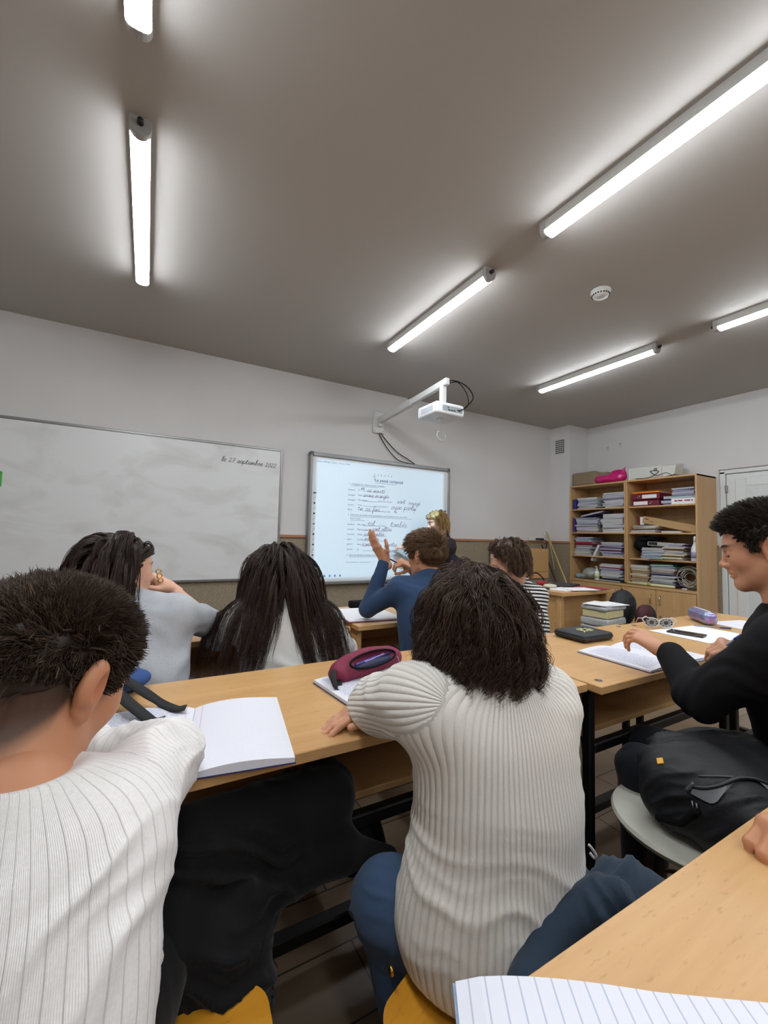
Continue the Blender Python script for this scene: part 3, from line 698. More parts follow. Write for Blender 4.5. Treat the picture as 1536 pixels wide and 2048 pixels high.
nz_ = PAPER2.n('ShaderNodeTexNoise'); nz_.inputs['Scale'].default_value = 1; PAPER2.l(mp_.outputs[0], nz_.inputs['Vector']); PAPER2.l(PAPER2.mix(nz_.outputs[0], srgb(128, 130, 140), srgb(222, 222, 220)), PAPER2.b.inputs['Base Color']); PAPER2.b.inputs['Roughness'].default_value = .8; PAPER2 = PAPER2.m
ORD = ['bottom', 'second', 'third', 'fourth', 'fifth', 'sixth', 'seventh', 'eighth', 'ninth', 'tenth', 'eleventh', 'twelfth', 'thirteenth', 'fourteenth']
def stack(where, y, z, w, cols, ths, cat='folder', dpt=.30, seed=0, tilt=0.0, jit=.020, x=None, kind='open', group=None):
    rg = random.Random(seed); zz = z
    for k, c in enumerate(cols):
        h = ths[k % len(ths)]; pos = 'bottom' if k == 0 else ('top' if k == len(cols) - 1 else ORD[k] + ' from bottom')
        nm = {'paleblue': 'pale blue'}.get(c, c)
        flat_item('spine' if rg.random() < .38 and c not in ('white',) else kind, c, (x or XF + .03 + dpt / 2) + rg.uniform(0, jit), y + rg.uniform(-jit, jit), zz + .0006, w * rg.uniform(.93, 1), dpt * rg.uniform(.94, 1), h, rg.uniform(-.09, .09), tilt * k / len(cols),
                  f'{nm} {cat}, {pos} in the {where}', cat, group or f'{cat}s in the {where}')
        zz += h + .001 + (abs(tilt) / len(cols)) * w * .5
    return zz
def yq(u): return onx(*qx(u, 600), XF)[1]
g_ = 'grey'
stack("left pile on the left bay's top shelf", 3.70, SHZ[0], .30, ['grey', 'white', 'grey', 'paleblue', 'grey', 'grey', 'white'], [.022, .016, .026], seed=1)
o = MB().box((XF + .15, 3.875, SHZ[0] + .07), (.26, .05, .14), .004).build('binder', mat('blue_binder', (30, 34, 120), .5)); tag(o, 'dark blue box file standing at the left end of the top left shelf', 'binder')
zt = stack("right pile on the left bay's top shelf", 3.31, SHZ[0], .30, ['white', 'grey', 'grey', 'white', 'grey', 'lilac', 'grey', 'grey', 'white'], [.02, .026, .018], seed=2)
stack("left pile on the left bay's second shelf", 3.70, SHZ[1], .34, ['lilac', 'cream', 'grey', 'grey', 'grey', 'grey', 'paleblue', 'grey', 'grey', 'blue'], [.02, .014, .026, .02], seed=3)
o = MB().box((XF + .15, 3.888, SHZ[1] + .10), (.26, .03, .20), .004).build('binder', mat('violet_binder', (70, 40, 110), .5)); tag(o, 'violet file standing at the left end of the second left shelf', 'binder')
flat_item('open', 'lilac', XF + .17, 3.63, SHZ[1] + .245, .32, .26, .022, .1, -.20, 'lilac soft folder sagging over the left pile on the second left shelf', 'folder')
stack("right pile on the left bay's second shelf", 3.32, SHZ[1], .31, ['white', 'white', 'grey', 'white', 'grey', 'white', 'grey', 'grey', 'white'], [.036, .022, .018, .024], seed=4)
stack("left pile on the left bay's third shelf", 3.76, SHZ[2], .25, ['grey', 'white', 'grey', 'grey', 'grey', 'maroon', 'red', 'red', 'grey', 'paleblue', 'paleblue'], [.026, .020, .016, .028], seed=5)
b = flat_item('spine', 'white', XF + .19, 3.565, SHZ[2] + .03, .24, .27, .040, 0, -1.10, 'grey white box binder leaning between two piles on the third left shelf', 'binder')
stack("right pile on the left bay's third shelf", 3.34, SHZ[2], .30, ['grey', 'lilac', 'blue', 'lilac', 'maroon', 'lilac', 'purple', 'lilac', 'lilac', 'grey', 'white'], [.016, .02, .012, .018], seed=6)
stack("pile beside the white pump bottle", 3.36, CZ0, .30, ['grey', 'black', 'grey', 'grey', 'white', 'grey', 'white', 'blue', 'lilac', 'red', 'white', 'grey'], [.014, .022, .018], seed=7)
# right bay
def lever_arch(y, z, c, hole_left, label, wlab):
    t = thing('lever_arch_binder', label, 'binder', (XF + .03, y, z)); h = .072; W2 = .33
    m = MB().box((.14, 0, h / 2), (.28, W2, h), .004); m.build('cover', pm(c), t)
    sg = 1 if hole_left else -1
    MB().box((-.0015, -sg * .05, h / 2), (.003, .17, h * .62), .001).build('spine_label', mat('label_white', (232, 228, 228), .6), t, False)
    MB().box((-.003, -sg * .05, h / 2), (.002, .14, h * .36), .0005).build('label_window', PAPER, t)
    ring = MB().lathe([(.013, 0), (.013, .003), (.009, .003), (.009, 0)], (-.001, sg * .075, h / 2), 16, [(0, 0, -1), (0, 1, 0), (1, 0, 0)]); ring.build('finger_ring', CHROME, t, True)
    MB().box((.14, W2 / 2 - .0, h / 2), (.265, .004, h - .014)).build('paper_edge', PAPER2, t)
lever_arch(2.905, SHZ[0], 'maroon', False, 'maroon lever arch binder at the bottom, its label window on the left', 0)
lever_arch(2.90, SHZ[0] + .080, 'maroon', True, 'maroon lever arch binder in the middle, its label window on the right', 0)
flat_item('spine', 'orange', XF + .17, 2.90, SHZ[0] + .156, .32, .26, .03, 0, 0, 'orange ring binder on top of the two maroon binders', 'binder')
stack("pile right of the maroon binders", 2.62, SHZ[0], .20, ['paleblue', 'grey', 'navy', 'grey'], [.02, .03], dpt=.26, seed=8)
stack("pile on the flat white carton", 2.47, SHZ[0] + .075, .25, ['grey', 'lilac', 'grey', 'lilac', 'grey'], [.024, .02, .026], seed=9, kind='spine')
t = thing('carton', 'flat white carton with red print under the folders at the shelf end', 'box', (XF + .15, 2.47, SHZ[0])); MB().box((0, 0, .036), (.26, .26, .07), .002).build('body', PAPER, t)
m = MB()
for y_, w_ in ((.08, .03), (.035, .045), (-.02, .02), (-.05, .035), (-.085, .014)): m.box((-.1305, y_, .042), (.001, w_, .016))
m.build('print', mat('red_print', (150, 40, 70), .6), t)
t = thing('long_carton', 'long brown cardboard box lying slanted on the second right shelf', 'box', (XF + .12, 2.655, SHZ[1] + .10)); t.rotation_euler = (.215, 0, .04)
MB().box((0, 0, 0), (.10, .60, .085), .002).build('body', mat('cardboard', (178, 146, 100), .8), t)
MB().box((-.0505, .255, .012), (.001, .045, .012)).box((-.0505, .20, -.012), (.001, .06, .006)).build('print', mat('carton_print', (96, 78, 52), .7), t)
stack("low pile under the long carton", 2.93, SHZ[1], .30, ['cream', 'grey', 'brown', 'cream', 'white'], [.012, .02, .014, .022], dpt=.22, seed=11)
o = flat_item('open', 'white', XF + .10, 2.62, SHZ[1] + .0, .20, .15, .018, .1, 0, 'thin white book lying under the raised end of the long carton', 'book')
o = MB().box((XF + .22, 3.0, SHZ[1] + .15), (.16, .05, .10), .002).build('cassette_case', PAPER); o.location = (0, 0, .0); tag(o, 'small white case standing behind the long carton at its left end', 'case')
o = MB().box((XF + .24, 3.045, SHZ[1] + .15), (.14, .025, .10), .002).build('cassette_case', pm('red')); tag(o, 'narrow red case standing left of the white case on the second right shelf', 'case')
o, _, _ = blob('helmet_bag', SDF().ell((XF + .14, 3.0, SHZ[2] + .17), (.12, .085, .085)).ell((XF + .15, 2.97, SHZ[2] + .235), (.12, .10, .04)).ell((XF + .16, 2.85, SHZ[2] + .25), (.10, .12, .022), k=.03), .008, BLACK, disp=lambda V: .006 * wnoise(V, 3, 40)); tag(o, 'black cloth bag slumped at the left of the third right shelf', 'bag')
stack("pile below the black cloth bag", 2.83, SHZ[2], .28, ['paleblue', 'grey', 'paleblue', 'white', 'paleblue', 'white', 'grey', 'grey'], [.014, .018], seed=12, dpt=.27)
t = thing('handset_charger', 'grey device with a dark screen on the piles of the third right shelf', 'device', (XF + .12, 2.77, SHZ[2] + .18)); t.rotation_euler = (.05, 0, 0); MB().box((0, 0, 0), (.16, .24, .05), .01).build('body', GREYPL, t); MB().box((-.081, .05, .005), (.004, .10, .034), .001).build('screen', DARKPL, t)
stack("pile left of the spray bottle", 2.60, SHZ[2], .24, ['grey', 'cream', 'brown', 'cream', 'cream', 'grey', 'cream', 'brown', 'cream', 'white', 'purple', 'white'], [.012, .02, .014], cat='book', seed=13, dpt=.26, jit=.02)
o = flat_item('open', 'green', XF + .10, 2.72, SHZ[2] + .0005, .30, .2, .004, .1, 0, 'see-through green sleeve hanging out over the third right shelf', 'folder')
stack("tan pile on the bottom right shelf", 2.985, CZ0, .22, ['tan', 'cream', 'tan', 'brown', 'tan', 'cream', 'tan', 'tan', 'cream', 'tan', 'white'], [.016, .026, .02], cat='book', seed=14, dpt=.27)
stack("tall pile left of the coiled cable", 2.72, CZ0, .27, ['purple', 'lilac', 'navy', 'grey', 'white', 'black', 'white', 'navy', 'grey', 'brown', 'cream', 'grey', 'blue', 'green'], [.014, .022, .016, .018], seed=15, dpt=.27, tilt=-.05)
# coiled cables
cg = MB(); rg = random.Random(5)
for k in range(11):
    r = rg.uniform(.06, .115); c = (XF + .07 + k * .007, 2.45 + rg.uniform(-.02, .03), CZ0 + .13 + rg.uniform(-.01, .03)); ph = rg.uniform(0, 6)
    cg.tube([(c[0] + .02 * math.sin(2 * a + ph), c[1] + r * math.cos(a) * 1.05, max(CZ0 + .008, c[2] + r * math.sin(a) * (1 + .1 * math.sin(3 * a + ph)))) for a in np.linspace(0, 6.0, 26)], .0042, 6)
o = cg.build('coiled_cable', mat('grey_cable', (168, 164, 152), .5), None, True); tag(o, 'tangle of coiled light grey cable at the right of the bottom shelf', 'cable')
# bottles
def bottle(loc, s_, label, kind, lab1):
    t = thing('spray_bottle' if kind else 'sanitizer_bottle', label, 'bottle', loc)
    prof = [(.030, 0), (.034, .004), (.034, .10), (.032, .125), (.014, .165), (.012, .185)] if kind else [(.028, 0), (.031, .004), (.031, .10), (.026, .118), (.012, .125), (.012, .135)]
    MB().lathe([(a * s_, b * s_) for a, b in prof], (0, 0, 0), 24).build('body', mat('bottle_white', (226, 230, 232), .3), t, True)
    MB().lathe([(.0345 * s_ * (1 if kind else .915), .03 * s_), (.0345 * s_ * (1 if kind else .915), .085 * s_)], (0, 0, 0), 24).build('bottle_label', mat('label_' + lab1, PAL['lilac'] if kind else (196, 206, 150), .5), t, True)
    if kind: MB().lathe([(.013 * s_, .18 * s_), (.014 * s_, .215 * s_), (.010 * s_, .235 * s_)], (0, 0, 0), 16).build('cap', mat('bottle_white', (1, 1, 1)), t, True)
    else: MB().lathe([(.013, .128), (.014, .150), (.006, .152), (.005, .175)], (0, 0, 0), 14).box((-.010, 0, .18), (.045, .016, .012), .004).build('pump', mat('bottle_white', (1, 1, 1)), t, True)
bottle((XF + .05, onx(*qx(1030, 900), XF)[1], SHZ[2]), 1.2, 'white spray bottle without trigger at the right end of the third shelf', 1, 'lilac')
bottle((XF + .035, onx(*qx(372, 1090), XF)[1], CZ0), 1.0, 'white pump bottle standing on the bottom left shelf', 0, 'yellow')
o, _, _ = blob('plastic_bag', SDF().ell((XF + .15, 3.69, CZ0 + .075), (.12, .12, .08)).ell((XF + .10, 3.80, CZ0 + .035), (.06, .07, .03), k=.03), .007, mat('thin_plastic', (186, 196, 190), .3, trans=.35), disp=lambda V: .005 * wnoise(V, 4, 60)); tag(o, 'crumpled translucent plastic bag left of the pump bottle', 'bag')
o, _, _ = blob('cloth', SDF().ell((XF + .07, 3.84, CZ0 + .03), (.045, .04, .032)), .006, mat('blue_cloth', (110, 150, 178), .8), disp=lambda V: .005 * wnoise(V, 7, 90)); tag(o, 'light blue cloth at the left corner of the bottom left shelf', 'cloth')
a = onx(*qx(585, 1165), XF + .01); b = onx(*qx(905, 1195), XF + .01); zr = CZ0 + .016
m = MB().tube([(XF + .02, a[1], zr), (XF + .02, b[1], zr)], .017, 14); o = m.build('rolled_poster', mat('roll_paper', (214, 208, 160), .6, noise=.15, scale=60), None, True); tag(o, 'rolled cream paper lying along the front of the bottom right shelf', 'roll')
MB().tube([(XF + .02, (a[1] * .55 + b[1] * .45), zr), (XF + .02, (a[1] * .47 + b[1] * .53), zr)], .0176, 14).build('tape_band', mat('tape', (176, 160, 70), .3), o, True)
m = MB().tube([(XF + .02, 2.50, CZ0 + .007), (XF + .03, 2.38, CZ0 + .007)], .007, 8); o = m.build('marker_pen', mat('marker_body', (60, 60, 66), .4), None, True); tag(o, 'dark marker pen lying at the right end of the bottom right shelf', 'pen')
MB().tube([(XF + .0198, 2.50, CZ0 + .007), (XF + .0245, 2.45, CZ0 + .007)], .0078, 8).build('pen_cap', PAPER, o, True)
# on top of the cupboard
o, _, _ = blob('cloth_wrapped_box', SDF().box((XF + .16, 3.74, CZ1 + .095), (.13, .18, .095), rd=.03).box((XF + .20, 3.55, CZ1 + .085), (.12, .14, .08), rd=.03, k=.03), .007, mat('taupe_fabric', (136, 120, 96), .9, bump=.2), disp=lambda V: .006 * wnoise(V, 12, 18)); tag(o, 'taupe fabric storage boxes pressed together at the left end on top', 'storage box')
s_ = SDF().ell((XF + .10, 3.44, CZ1 + .060), (.09, .22, .060)).ell((XF + .10, 3.28, CZ1 + .09), (.07, .12, .085), k=.05).cone((XF + .09, 3.22, CZ1 + .12), (XF + .08, 3.17, CZ1 + .19), .03, .008, k=.03)
o, _, _ = blob('shopping_bag', s_, .007, mat('magenta_film', (196, 20, 112), .32, coat=.3), disp=lambda V: .009 * wnoise(V, 9, 34)); tag(o, 'crumpled magenta bag lying on top of the cupboard', 'bag')
t = thing('printer', 'white boxy printer on top of the cupboard beside the magenta bag', 'printer', (XF + .20, 2.93, CZ1 + .001))
MB().box((0, 0, .08), (.28, .40, .16), .012).build('body', mat('printer_white', (216, 216, 210), .45), t)
MB().box((-.142, .03, .08), (.006, .26, .12), .003).build('front_panel', mat('printer_panel', (204, 206, 200), .45), t)
MB().box((-.142, -.14, .11), (.005, .04, .035), .001).build('button_panel', mat('printer_keys', (120, 124, 122), .5), t)
m = MB().add([(-.10, -.20, .01), (.12, -.20, .01), (.12, -.20, .19), (-.10, -.20, .15), (-.08, -.32, .04), (.10, -.32, .04), (.10, -.34, .18), (-.08, -.34, .14)], [(0, 1, 2, 3), (7, 6, 5, 4), (0, 4, 5, 1), (1, 5, 6, 2), (2, 6, 7, 3), (3, 7, 4, 0)]); m.build('paper_tray', mat('printer_panel', (1, 1, 1)), t)
cable('printer_cable', [(XF + .05, 3.02, CZ1 + .02), (XF + .04, 2.90, CZ1 + .01), (XF + .03, 2.80, CZ1 + .03), (XF + .03, 2.74, CZ1 + .08), (XF + .04, 2.84, CZ1 + .09), (XF + .03, 2.76, CZ1 + .03), (XF + .03, 2.66, CZ1 + .05), (XF + .04, 2.60, CZ1 + .02)], .004, BLACK, 'thin black cable looped in front of the white printer')
# wall fittings
def socket(loc, nrmx, label, sz=.08):
    t = thing('wall_socket', label, 'socket', loc)
    if nrmx: MB().box((-.006, 0, 0), (.012, sz, sz), .004).build('plate', GREYPL if 0 else WHITEPAINT, t); MB().lathe([(.024, 0), (.02, .002)], (-.012, 0, 0), 16, [(0, 0, -1), (0, 1, 0), (1, 0, 0)]).build('insert', mat('socket_grey', (184, 184, 182), .5), t)
    else: MB().box((0, -.006, 0), (sz, .012, sz), .004).build('plate', WHITEPAINT, t); MB().lathe([(.024, 0), (.02, .002)], (0, -.012, 0), 16, [(1, 0, 0), (0, 0, -1), (0, 1, 0)]).build('insert', mat('socket_grey', (184, 184, 182), .5), t)
socket((X1, 3.64, 2.575), True, 'left of the two white sockets high above the cupboard'); socket((X1, 3.455, 2.60), True, 'right of the two white sockets high above the cupboard')
socket((5.216, Y1, 1.335), False, 'white wall socket above the dado near the room corner')
t = thing('vent_grille', 'small square lattice air vent on the wall pillar', 'vent', (5.32, 4.115, 2.62))
MB().box((-.002, 0, 0), (.004, .15, .21), .001).build('backing', DARKPL, t); m = MB()
for k in range(6): m.box((-.006, -.075 + k * .03, 0), (.006, .008, .21))
for k in range(8): m.box((-.006, 0, -.105 + k * .03), (.006, .158, .008))
m.build('lattice', WHITEPAINT, t)

# ================================================================ DESKS
def desk(x0, x1, y0, y1, label, wooden=False, rotz=0.0, group='student desks', pegs=True, top=.76):
    cx, cy = (x0 + x1) / 2, (y0 + y1) / 2; W2, D2 = x1 - x0, y1 - y0
    t = thing('student_desk', label, 'desk', (cx, cy, 0), rotz, group)
    o = MB().box((0, 0, top - .0125), (W2 - .004, D2, .025), .002).build('tabletop', DESKW, t)
    sh = MB().box((0, .045, .555), (W2 - .07, D2 - .15, .018), .001).build('shelf', DESKW, t)
    if wooden:
        for s2 in (-1, 1): MB().box((s2 * (W2 / 2 - .03), 0, (top - .025) / 2), (.022, D2 - .08, top - .027), .001).build('side_panel', DESKW, t)
        MB().box((0, D2 / 2 - .07, .42), (W2 - .09, .018, .52), .001).build('front_panel', DESKW, t)
    else:
        for sx in (-1, 1):
            for sy in (-1, 1): MB().bar((sx * (W2 / 2 - .045), sy * (D2 / 2 - .075), 0.005), (sx * (W2 / 2 - .045), sy * (D2 / 2 - .075), top - .026), .03, .03).build('leg', BLKM, t)
            MB().bar((sx * (W2 / 2 - .045), -D2 / 2 + .09, .06), (sx * (W2 / 2 - .045), D2 / 2 - .09, .06), .03, .03).build('side_rail', BLKM, t)
        m = MB()
        for sy in (-1, 1): m.bar((-W2 / 2 + .06, sy * (D2 / 2 - .075), .53), (W2 / 2 - .06, sy * (D2 / 2 - .075), .53), .03, .032)
        m.build('rail', BLKM, t)
        MB().bar((-W2 / 2 + .06, D2 / 2 - .26, .09), (W2 / 2 - .06, D2 / 2 - .26, .09), .04, .04).build('foot_rail', BLKM, t)
        MB().box((0, D2 / 2 - .05, .655), (W2 - .09, .008, .18)).build('modesty_panel', mat('black_panel', (26, 26, 28), .6), t)
    if pegs:
        for sx in (-1, 1):
            for sy in (-1, 1): MB().lathe([(.0125, 0), (.0125, .0012), (.0105, .0018), (.0098, .0008), (.001, .0010)], (sx * (W2 / 2 - .055), sy * (D2 / 2 - .045), top), 20).build('fixing_cap', mat('peg_metal', (120, 116, 116), .3, .8), t, True)
    return t
desk(.295, 1.50, -.25, .33, 'nearest desk, cut off in the lower right corner, with only a ruled notebook on it')
desk(1.52, 2.72, -.25, .33, 'desk continuing the nearest row to the right outside the photo')
desk(-1.30, -.085, .85, 1.41, 'second row desk at the left, mostly behind the boy in the white shirt')
desk(-.075, 1.268, .875, 1.455, 'second row desk between the two white tops, with the red pencil case')
desk(1.275, 2.32, .835, 1.425, 'second row desk with the black wallet and scribbled notebook')
desk(2.325, 3.37, .835, 1.405, 'second row desk at its right end with the shiny pencil case')
desk(-1.35, -.36, 1.94, 2.50, 'front row desk at the far left behind the dark-haired boy', True, pegs=False)
desk(-.35, .92, 1.94, 2.50, 'front row desk at the elbow of the girl in the grey sweatshirt', True, pegs=False)
desk(.955, 2.20, 1.95, 2.51, 'front row desk of the boy in blue with an open folder', True, .02, pegs=False)
# teacher desk
t = thing('teacher_desk', 'beech teacher desk with papers standing before the cupboard', 'desk', (3.60, 2.78, 0))
MB().box((-.02, .0, .745), (.76, .66, .032), .002).build('tabletop', DESKW, t)
for sx in (-1, 1): MB().box((sx * .32 - .02, .0, .364), (.03, .56, .728), .001).build('side_panel', DESKW, t)
MB().box((-.02, -.22, .42), (.60, .018, .6), .001).build('front_panel', DESKW, t)
MB().bar((-.345, -.262, .003), (-.345, -.262, .728), .05, .05).build('corner_post', DESKW, t)
# ================================================================ PEOPLE
RES = 0.006
def skin_mat(name, col):
    t = NT(name); at = t.n('ShaderNodeAttribute', attribute_name='red'); a2 = t.n('ShaderNodeAttribute', attribute_name='stubble')
    tc = t.n('ShaderNodeTexCoord'); nz = t.n('ShaderNodeTexNoise'); nz.inputs['Scale'].default_value = 45; nz.inputs['Detail'].default_value = 4; t.l(tc.outputs['Object'], nz.inputs['Vector'])
    b = srgb(*col); r = (b[0] * .92, b[1] * .58, b[2] * .52, 1); lo = tuple(c * .90 for c in b[:3]) + (1,)
    c = t.mix(nz.outputs[0], lo, b); c = t.mix(at.outputs['Fac'], c, r); c = t.mix(a2.outputs['Fac'], c, srgb(40, 30, 24))
    t.l(c, t.b.inputs['Base Color']); t.b.inputs['Roughness'].default_value = .5; t.b.inputs['Subsurface Weight'].default_value = .12
    t.b.inputs['Subsurface Radius'].default_value = (.012, .005, .003); t.b.inputs['Subsurface Scale'].default_value = .5
    t.bump(nz.outputs[0], .08, .002); return t.m
def hair_mat(name, c1, c2, rough=.42):
    t = NT(name); at = t.n('ShaderNodeAttribute', attribute_name='shade'); t.l(t.mix(at.outputs['Fac'], srgb(*c1), srgb(*c2)), t.b.inputs['Base Color'])
    t.b.inputs['Roughness'].default_value = rough; t.b.inputs['Specular IOR Level'].default_value = .35; return t.m
def cloth_mat(name, col, rib=0.0, rough=.85, strength=.6, dist=.004, line=False, noise=.06, sheen=.1, stripes=None, dark=.8):
    """rib: rib spacing in metres, read from the 'rib' attribute (distance across the knit)"""
    t = NT(name); b = srgb(*col); tc = t.n('ShaderNodeTexCoord'); nz = t.n('ShaderNodeTexNoise'); nz.inputs['Scale'].default_value = 260; nz.inputs['Detail'].default_value = 3; t.l(tc.outputs['Object'], nz.inputs['Vector'])
    n2 = t.n('ShaderNodeTexNoise'); n2.inputs['Scale'].default_value = 14; n2.inputs['Detail'].default_value = 4; t.l(tc.outputs['Object'], n2.inputs['Vector'])
    c = t.mix(nz.outputs[0], tuple(v * (1 - noise * 2) for v in b[:3]) + (1,), tuple(min(1, v * (1 + noise)) for v in b[:3]) + (1,))
    h = t.math('ADD', t.math('MULTIPLY', nz.outputs[0], .25), t.math('MULTIPLY', n2.outputs[0], .8))
    if rib:
        at = t.n('ShaderNodeAttribute', attribute_name='rib'); ph = t.math('MULTIPLY', at.outputs['Fac'], 2 * PI / rib); sn = t.math('SINE', ph)
        if line:   # narrow pointelle lines between fine ribs
            nr = t.n('ShaderNodeMapRange'); nr.inputs[1].default_value = .93; nr.inputs[2].default_value = 1.0; t.l(sn, nr.inputs[0])
            fine = t.math('SINE', t.math('MULTIPLY', ph, 8)); h = t.math('ADD', h, t.math('ADD', t.math('MULTIPLY', nr.outputs[0], -1.1), t.math('MULTIPLY', fine, .10)))
            c = t.mix(t.math('MULTIPLY', nr.outputs[0], .45), c, tuple(v * .62 for v in b[:3]) + (1,))
        else: h = t.math('ADD', h, t.math('MULTIPLY', t.math('POWER', t.math('ABSOLUTE', t.math('SINE', t.math('MULTIPLY', ph, .5))), .7), 1.6))
    if stripes:
        at = t.n('ShaderNodeAttribute', attribute_name='rib'); sn = t.math('SINE', t.math('MULTIPLY', at.outputs['Fac'], 2 * PI / stripes[0])); st = t.math('GREATER_THAN', sn, stripes[2]); c = t.mix(st, c, srgb(*stripes[1]))
    t.l(c, t.b.inputs['Base Color']); t.b.inputs['Roughness'].default_value = rough; t.b.inputs['Sheen Weight'].default_value = sheen; t.b.inputs['Specular IOR Level'].default_value = .2
    t.bump(h, strength, dist); return t.m
SKIN = skin_mat('skin', (206, 150, 118)); SKIN2 = skin_mat('skin_warm', (196, 136, 100)); SKINP = skin_mat('skin_pale', (222, 172, 146)); LIP = mat('lip', (168, 96, 88), .45)
NAIL = mat('nail', (222, 176, 160), .3)

def frame(fwd, up=(0, 0, 1)):
    """columns = right, forward, up"""
    f = nrm(fwd); u = np.array(up, float); r = nrm(np.cross(f, u)); u = np.cross(r, f); return np.array([r, f, u]).T
def head_frame(yaw, pitch=0, roll=0):
    """yaw in degrees clockwise from the front wall direction (+Y), pitch: + looks up"""
    M = Matrix.Rotation(-math.radians(yaw), 3, 'Z') @ Matrix.Rotation(math.radians(pitch), 3, 'X') @ Matrix.Rotation(math.radians(roll), 3, 'Y')
    return np.array(M)
def head_sdf(c, M, s=1.0, neck=None, nr=.052, mouth=0.0):
    L = lambda x, y, z: np.array(c) + M @ (np.array([x, y, z]) * s)
    S_ = SDF(); E = lambda p, r, k=.02, op='u': S_.ell(L(*p), np.array(r) * s, M, k * s, op); Cn = lambda a, b, r1, r2, k=.015, op='u': S_.cone(L(*a), L(*b), r1 * s, r2 * s, k * s, op=op)
    E((0, -.014, .028), (.075, .094, .086)); E((0, .030, .022), (.066, .062, .066), .03)
    E((0, .036, -.040), (.054, .050, .066), .03)
    for q in (-1, 1):
        Cn((q * .050, -.002, -.048), (q * .016, .070, -.092), .022, .017, .03)
        E((q * .036, .060, -.022), (.024, .024, .026), .025)
        Cn((q * .012, .088, .021), (q * .042, .074, .022), .009, .008, .012)
    E((0, .078, -.094), (.020, .015, .016), .02)
    Cn((0, .087, .014), (0, .106, -.024), .0065, .0085, .012)
    E((0, .107, -.027), (.010, .010, .008), .008)
    for q in (-1, 1): E((q * .012, .100, -.031), (.008, .010, .007), .006)
    for q in (-1, 1): E((q * .031, .094, .004), (.017, .013, .011), .012, 's')
    for q in (-1, 1): E((q * .031, .0765, .003), (.0145, .0135, .0125), .005)
    E((0, .087, -.044), (.018, .015, .016), .014); E((0, .088, -.056), (.022, .013, .006), .010); E((0, .087, -.066), (.021, .013, .007), .008)
    E((0, .100, -.0605), (.022, .006, .0013), .004, 's')
    for q in (-1, 1):     # ears: outer shell, hollow, lobe
        E((q * .078, -.010, -.002), (.011, .020, .033), .005)
        E((q * .086, -.017, .006), (.010, .019, .029), .005)
        E((q * .094, -.007, .002), (.010, .011, .018), .005, 's')
        E((q * .077, -.003, -.030), (.008, .010, .011), .006)
    if neck is not None:
        S_.cone(np.array(neck), L(0, -.022, -.055), nr * 1.12 * s, nr * s, .03)
    return S_, L
def hand_sdf(W, D, N, right=True, curl=(30, 35, 25), curls=None, spread=4, s=1.0, thumb=(35, 20, 15), thumb_in=0.0):
    """W wrist, D towards the fingers, N out of the back of the hand"""
    D = nrm(D); N = nrm(np.array(N, float) - D * (np.array(N) @ D)); T = np.cross(N, D) if right else np.cross(D, N)
    B = np.array([D, T, N]).T; L = lambda p: np.array(W) + B @ (np.array(p, float) * s)
    S_ = SDF(); tips = []
    S_.cone(L((-.03, 0, 0)), L((.015, 0, 0)), .024 * s, .024 * s, .01, side=T, ratio=1.2)
    ys = [.028, .0095, -.0095, -.027]; xs = [.088, .092, .088, .080]; ln = [(.042, .025, .021), (.046, .029, .022), (.043, .027, .021), (.034, .020, .019)]; rr = [.0088, .009, .0085, .0075]
    for i in range(4):
        S_.cone(L((.012, ys[i] * .55, 0)), L((xs[i], ys[i], .002)), .0145 * s, .0115 * s, .016)
        cu = curls[i] if curls else curl; a = 0; p = np.array([xs[i], ys[i], .002]); sp = math.radians(spread * (1.5 - i))
        for j in range(3):
            a += math.radians(cu[j]); d = np.array([math.cos(a) * math.cos(sp), math.cos(a) * math.sin(sp), -math.sin(a)]); q = p + d * ln[i][j]
            r1 = rr[i] * (1 - .08 * j); S_.cone(L(p), L(q), r1 * s * 1.06, r1 * s * .93, .004 if j else .008); p = q
        tips.append((L(p), B @ d, B @ np.array([math.sin(a) * 1.0, 0, math.cos(a)]), rr[i] * .8 * s))
    S_.cone(L((.02, .012, -.008)), L((.055, .018, -.01)), .018 * s, .013 * s, .015)
    a = math.radians(thumb[0]); p = np.array([.018, .022, -.008]); dz = -math.sin(math.radians(thumb_in))
    for j, (l_, r1) in enumerate(((.042, .0135), (.033, .0108), (.027, .0098))):
        d = nrm([math.cos(a), math.sin(a), dz]); q = p + d * l_; S_.cone(L(p), L(q), r1 * s, r1 * s * .88, .012 if j == 0 else .005); p = q; a -= math.radians(thumb[1])
    return S_, L, tips
def torso_sdf(pel, chs, shL, shR, w=1.0, d=1.0, neck=None, sh_r=.062, k=.06, hem=None):
    pel, chs, shL, shR = map(np.array, (pel, chs, shL, shR)); up = nrm(chs - pel); r = nrm(shR - shL); r = nrm(r - up * (r @ up)); f = np.cross(up, r); M = np.array([r, f, up]).T
    S_ = SDF(); h = np.linalg.norm(chs - pel)
    S_.ell(pel, (.172 * w, .130 * d, .13), M, .02); S_.ell((pel + chs) / 2 + f * .0, (.155 * w, .115 * d, h * .55), M, k); S_.ell(chs, (.168 * w, .120 * d, .175), M, k)
    mid = (shL + shR) / 2
    S_.cone(shL, shR, sh_r, sh_r, k); S_.cone(shL * .75 + shR * .25 - up * .05, shR * .75 + shL * .25 - up * .05, .085 * d, .085 * d, k)
    if neck is not None: S_.cone(mid + up * .01, np.array(neck), .075, .058, .05)
    return S_, M
def arm_sdf(S_, sh, el, wr, r=(.058, .048, .034), k=.035):
    S_.cone(sh, el, r[0], r[1], k); S_.cone(el, wr, r[1], r[2], .015); return S_
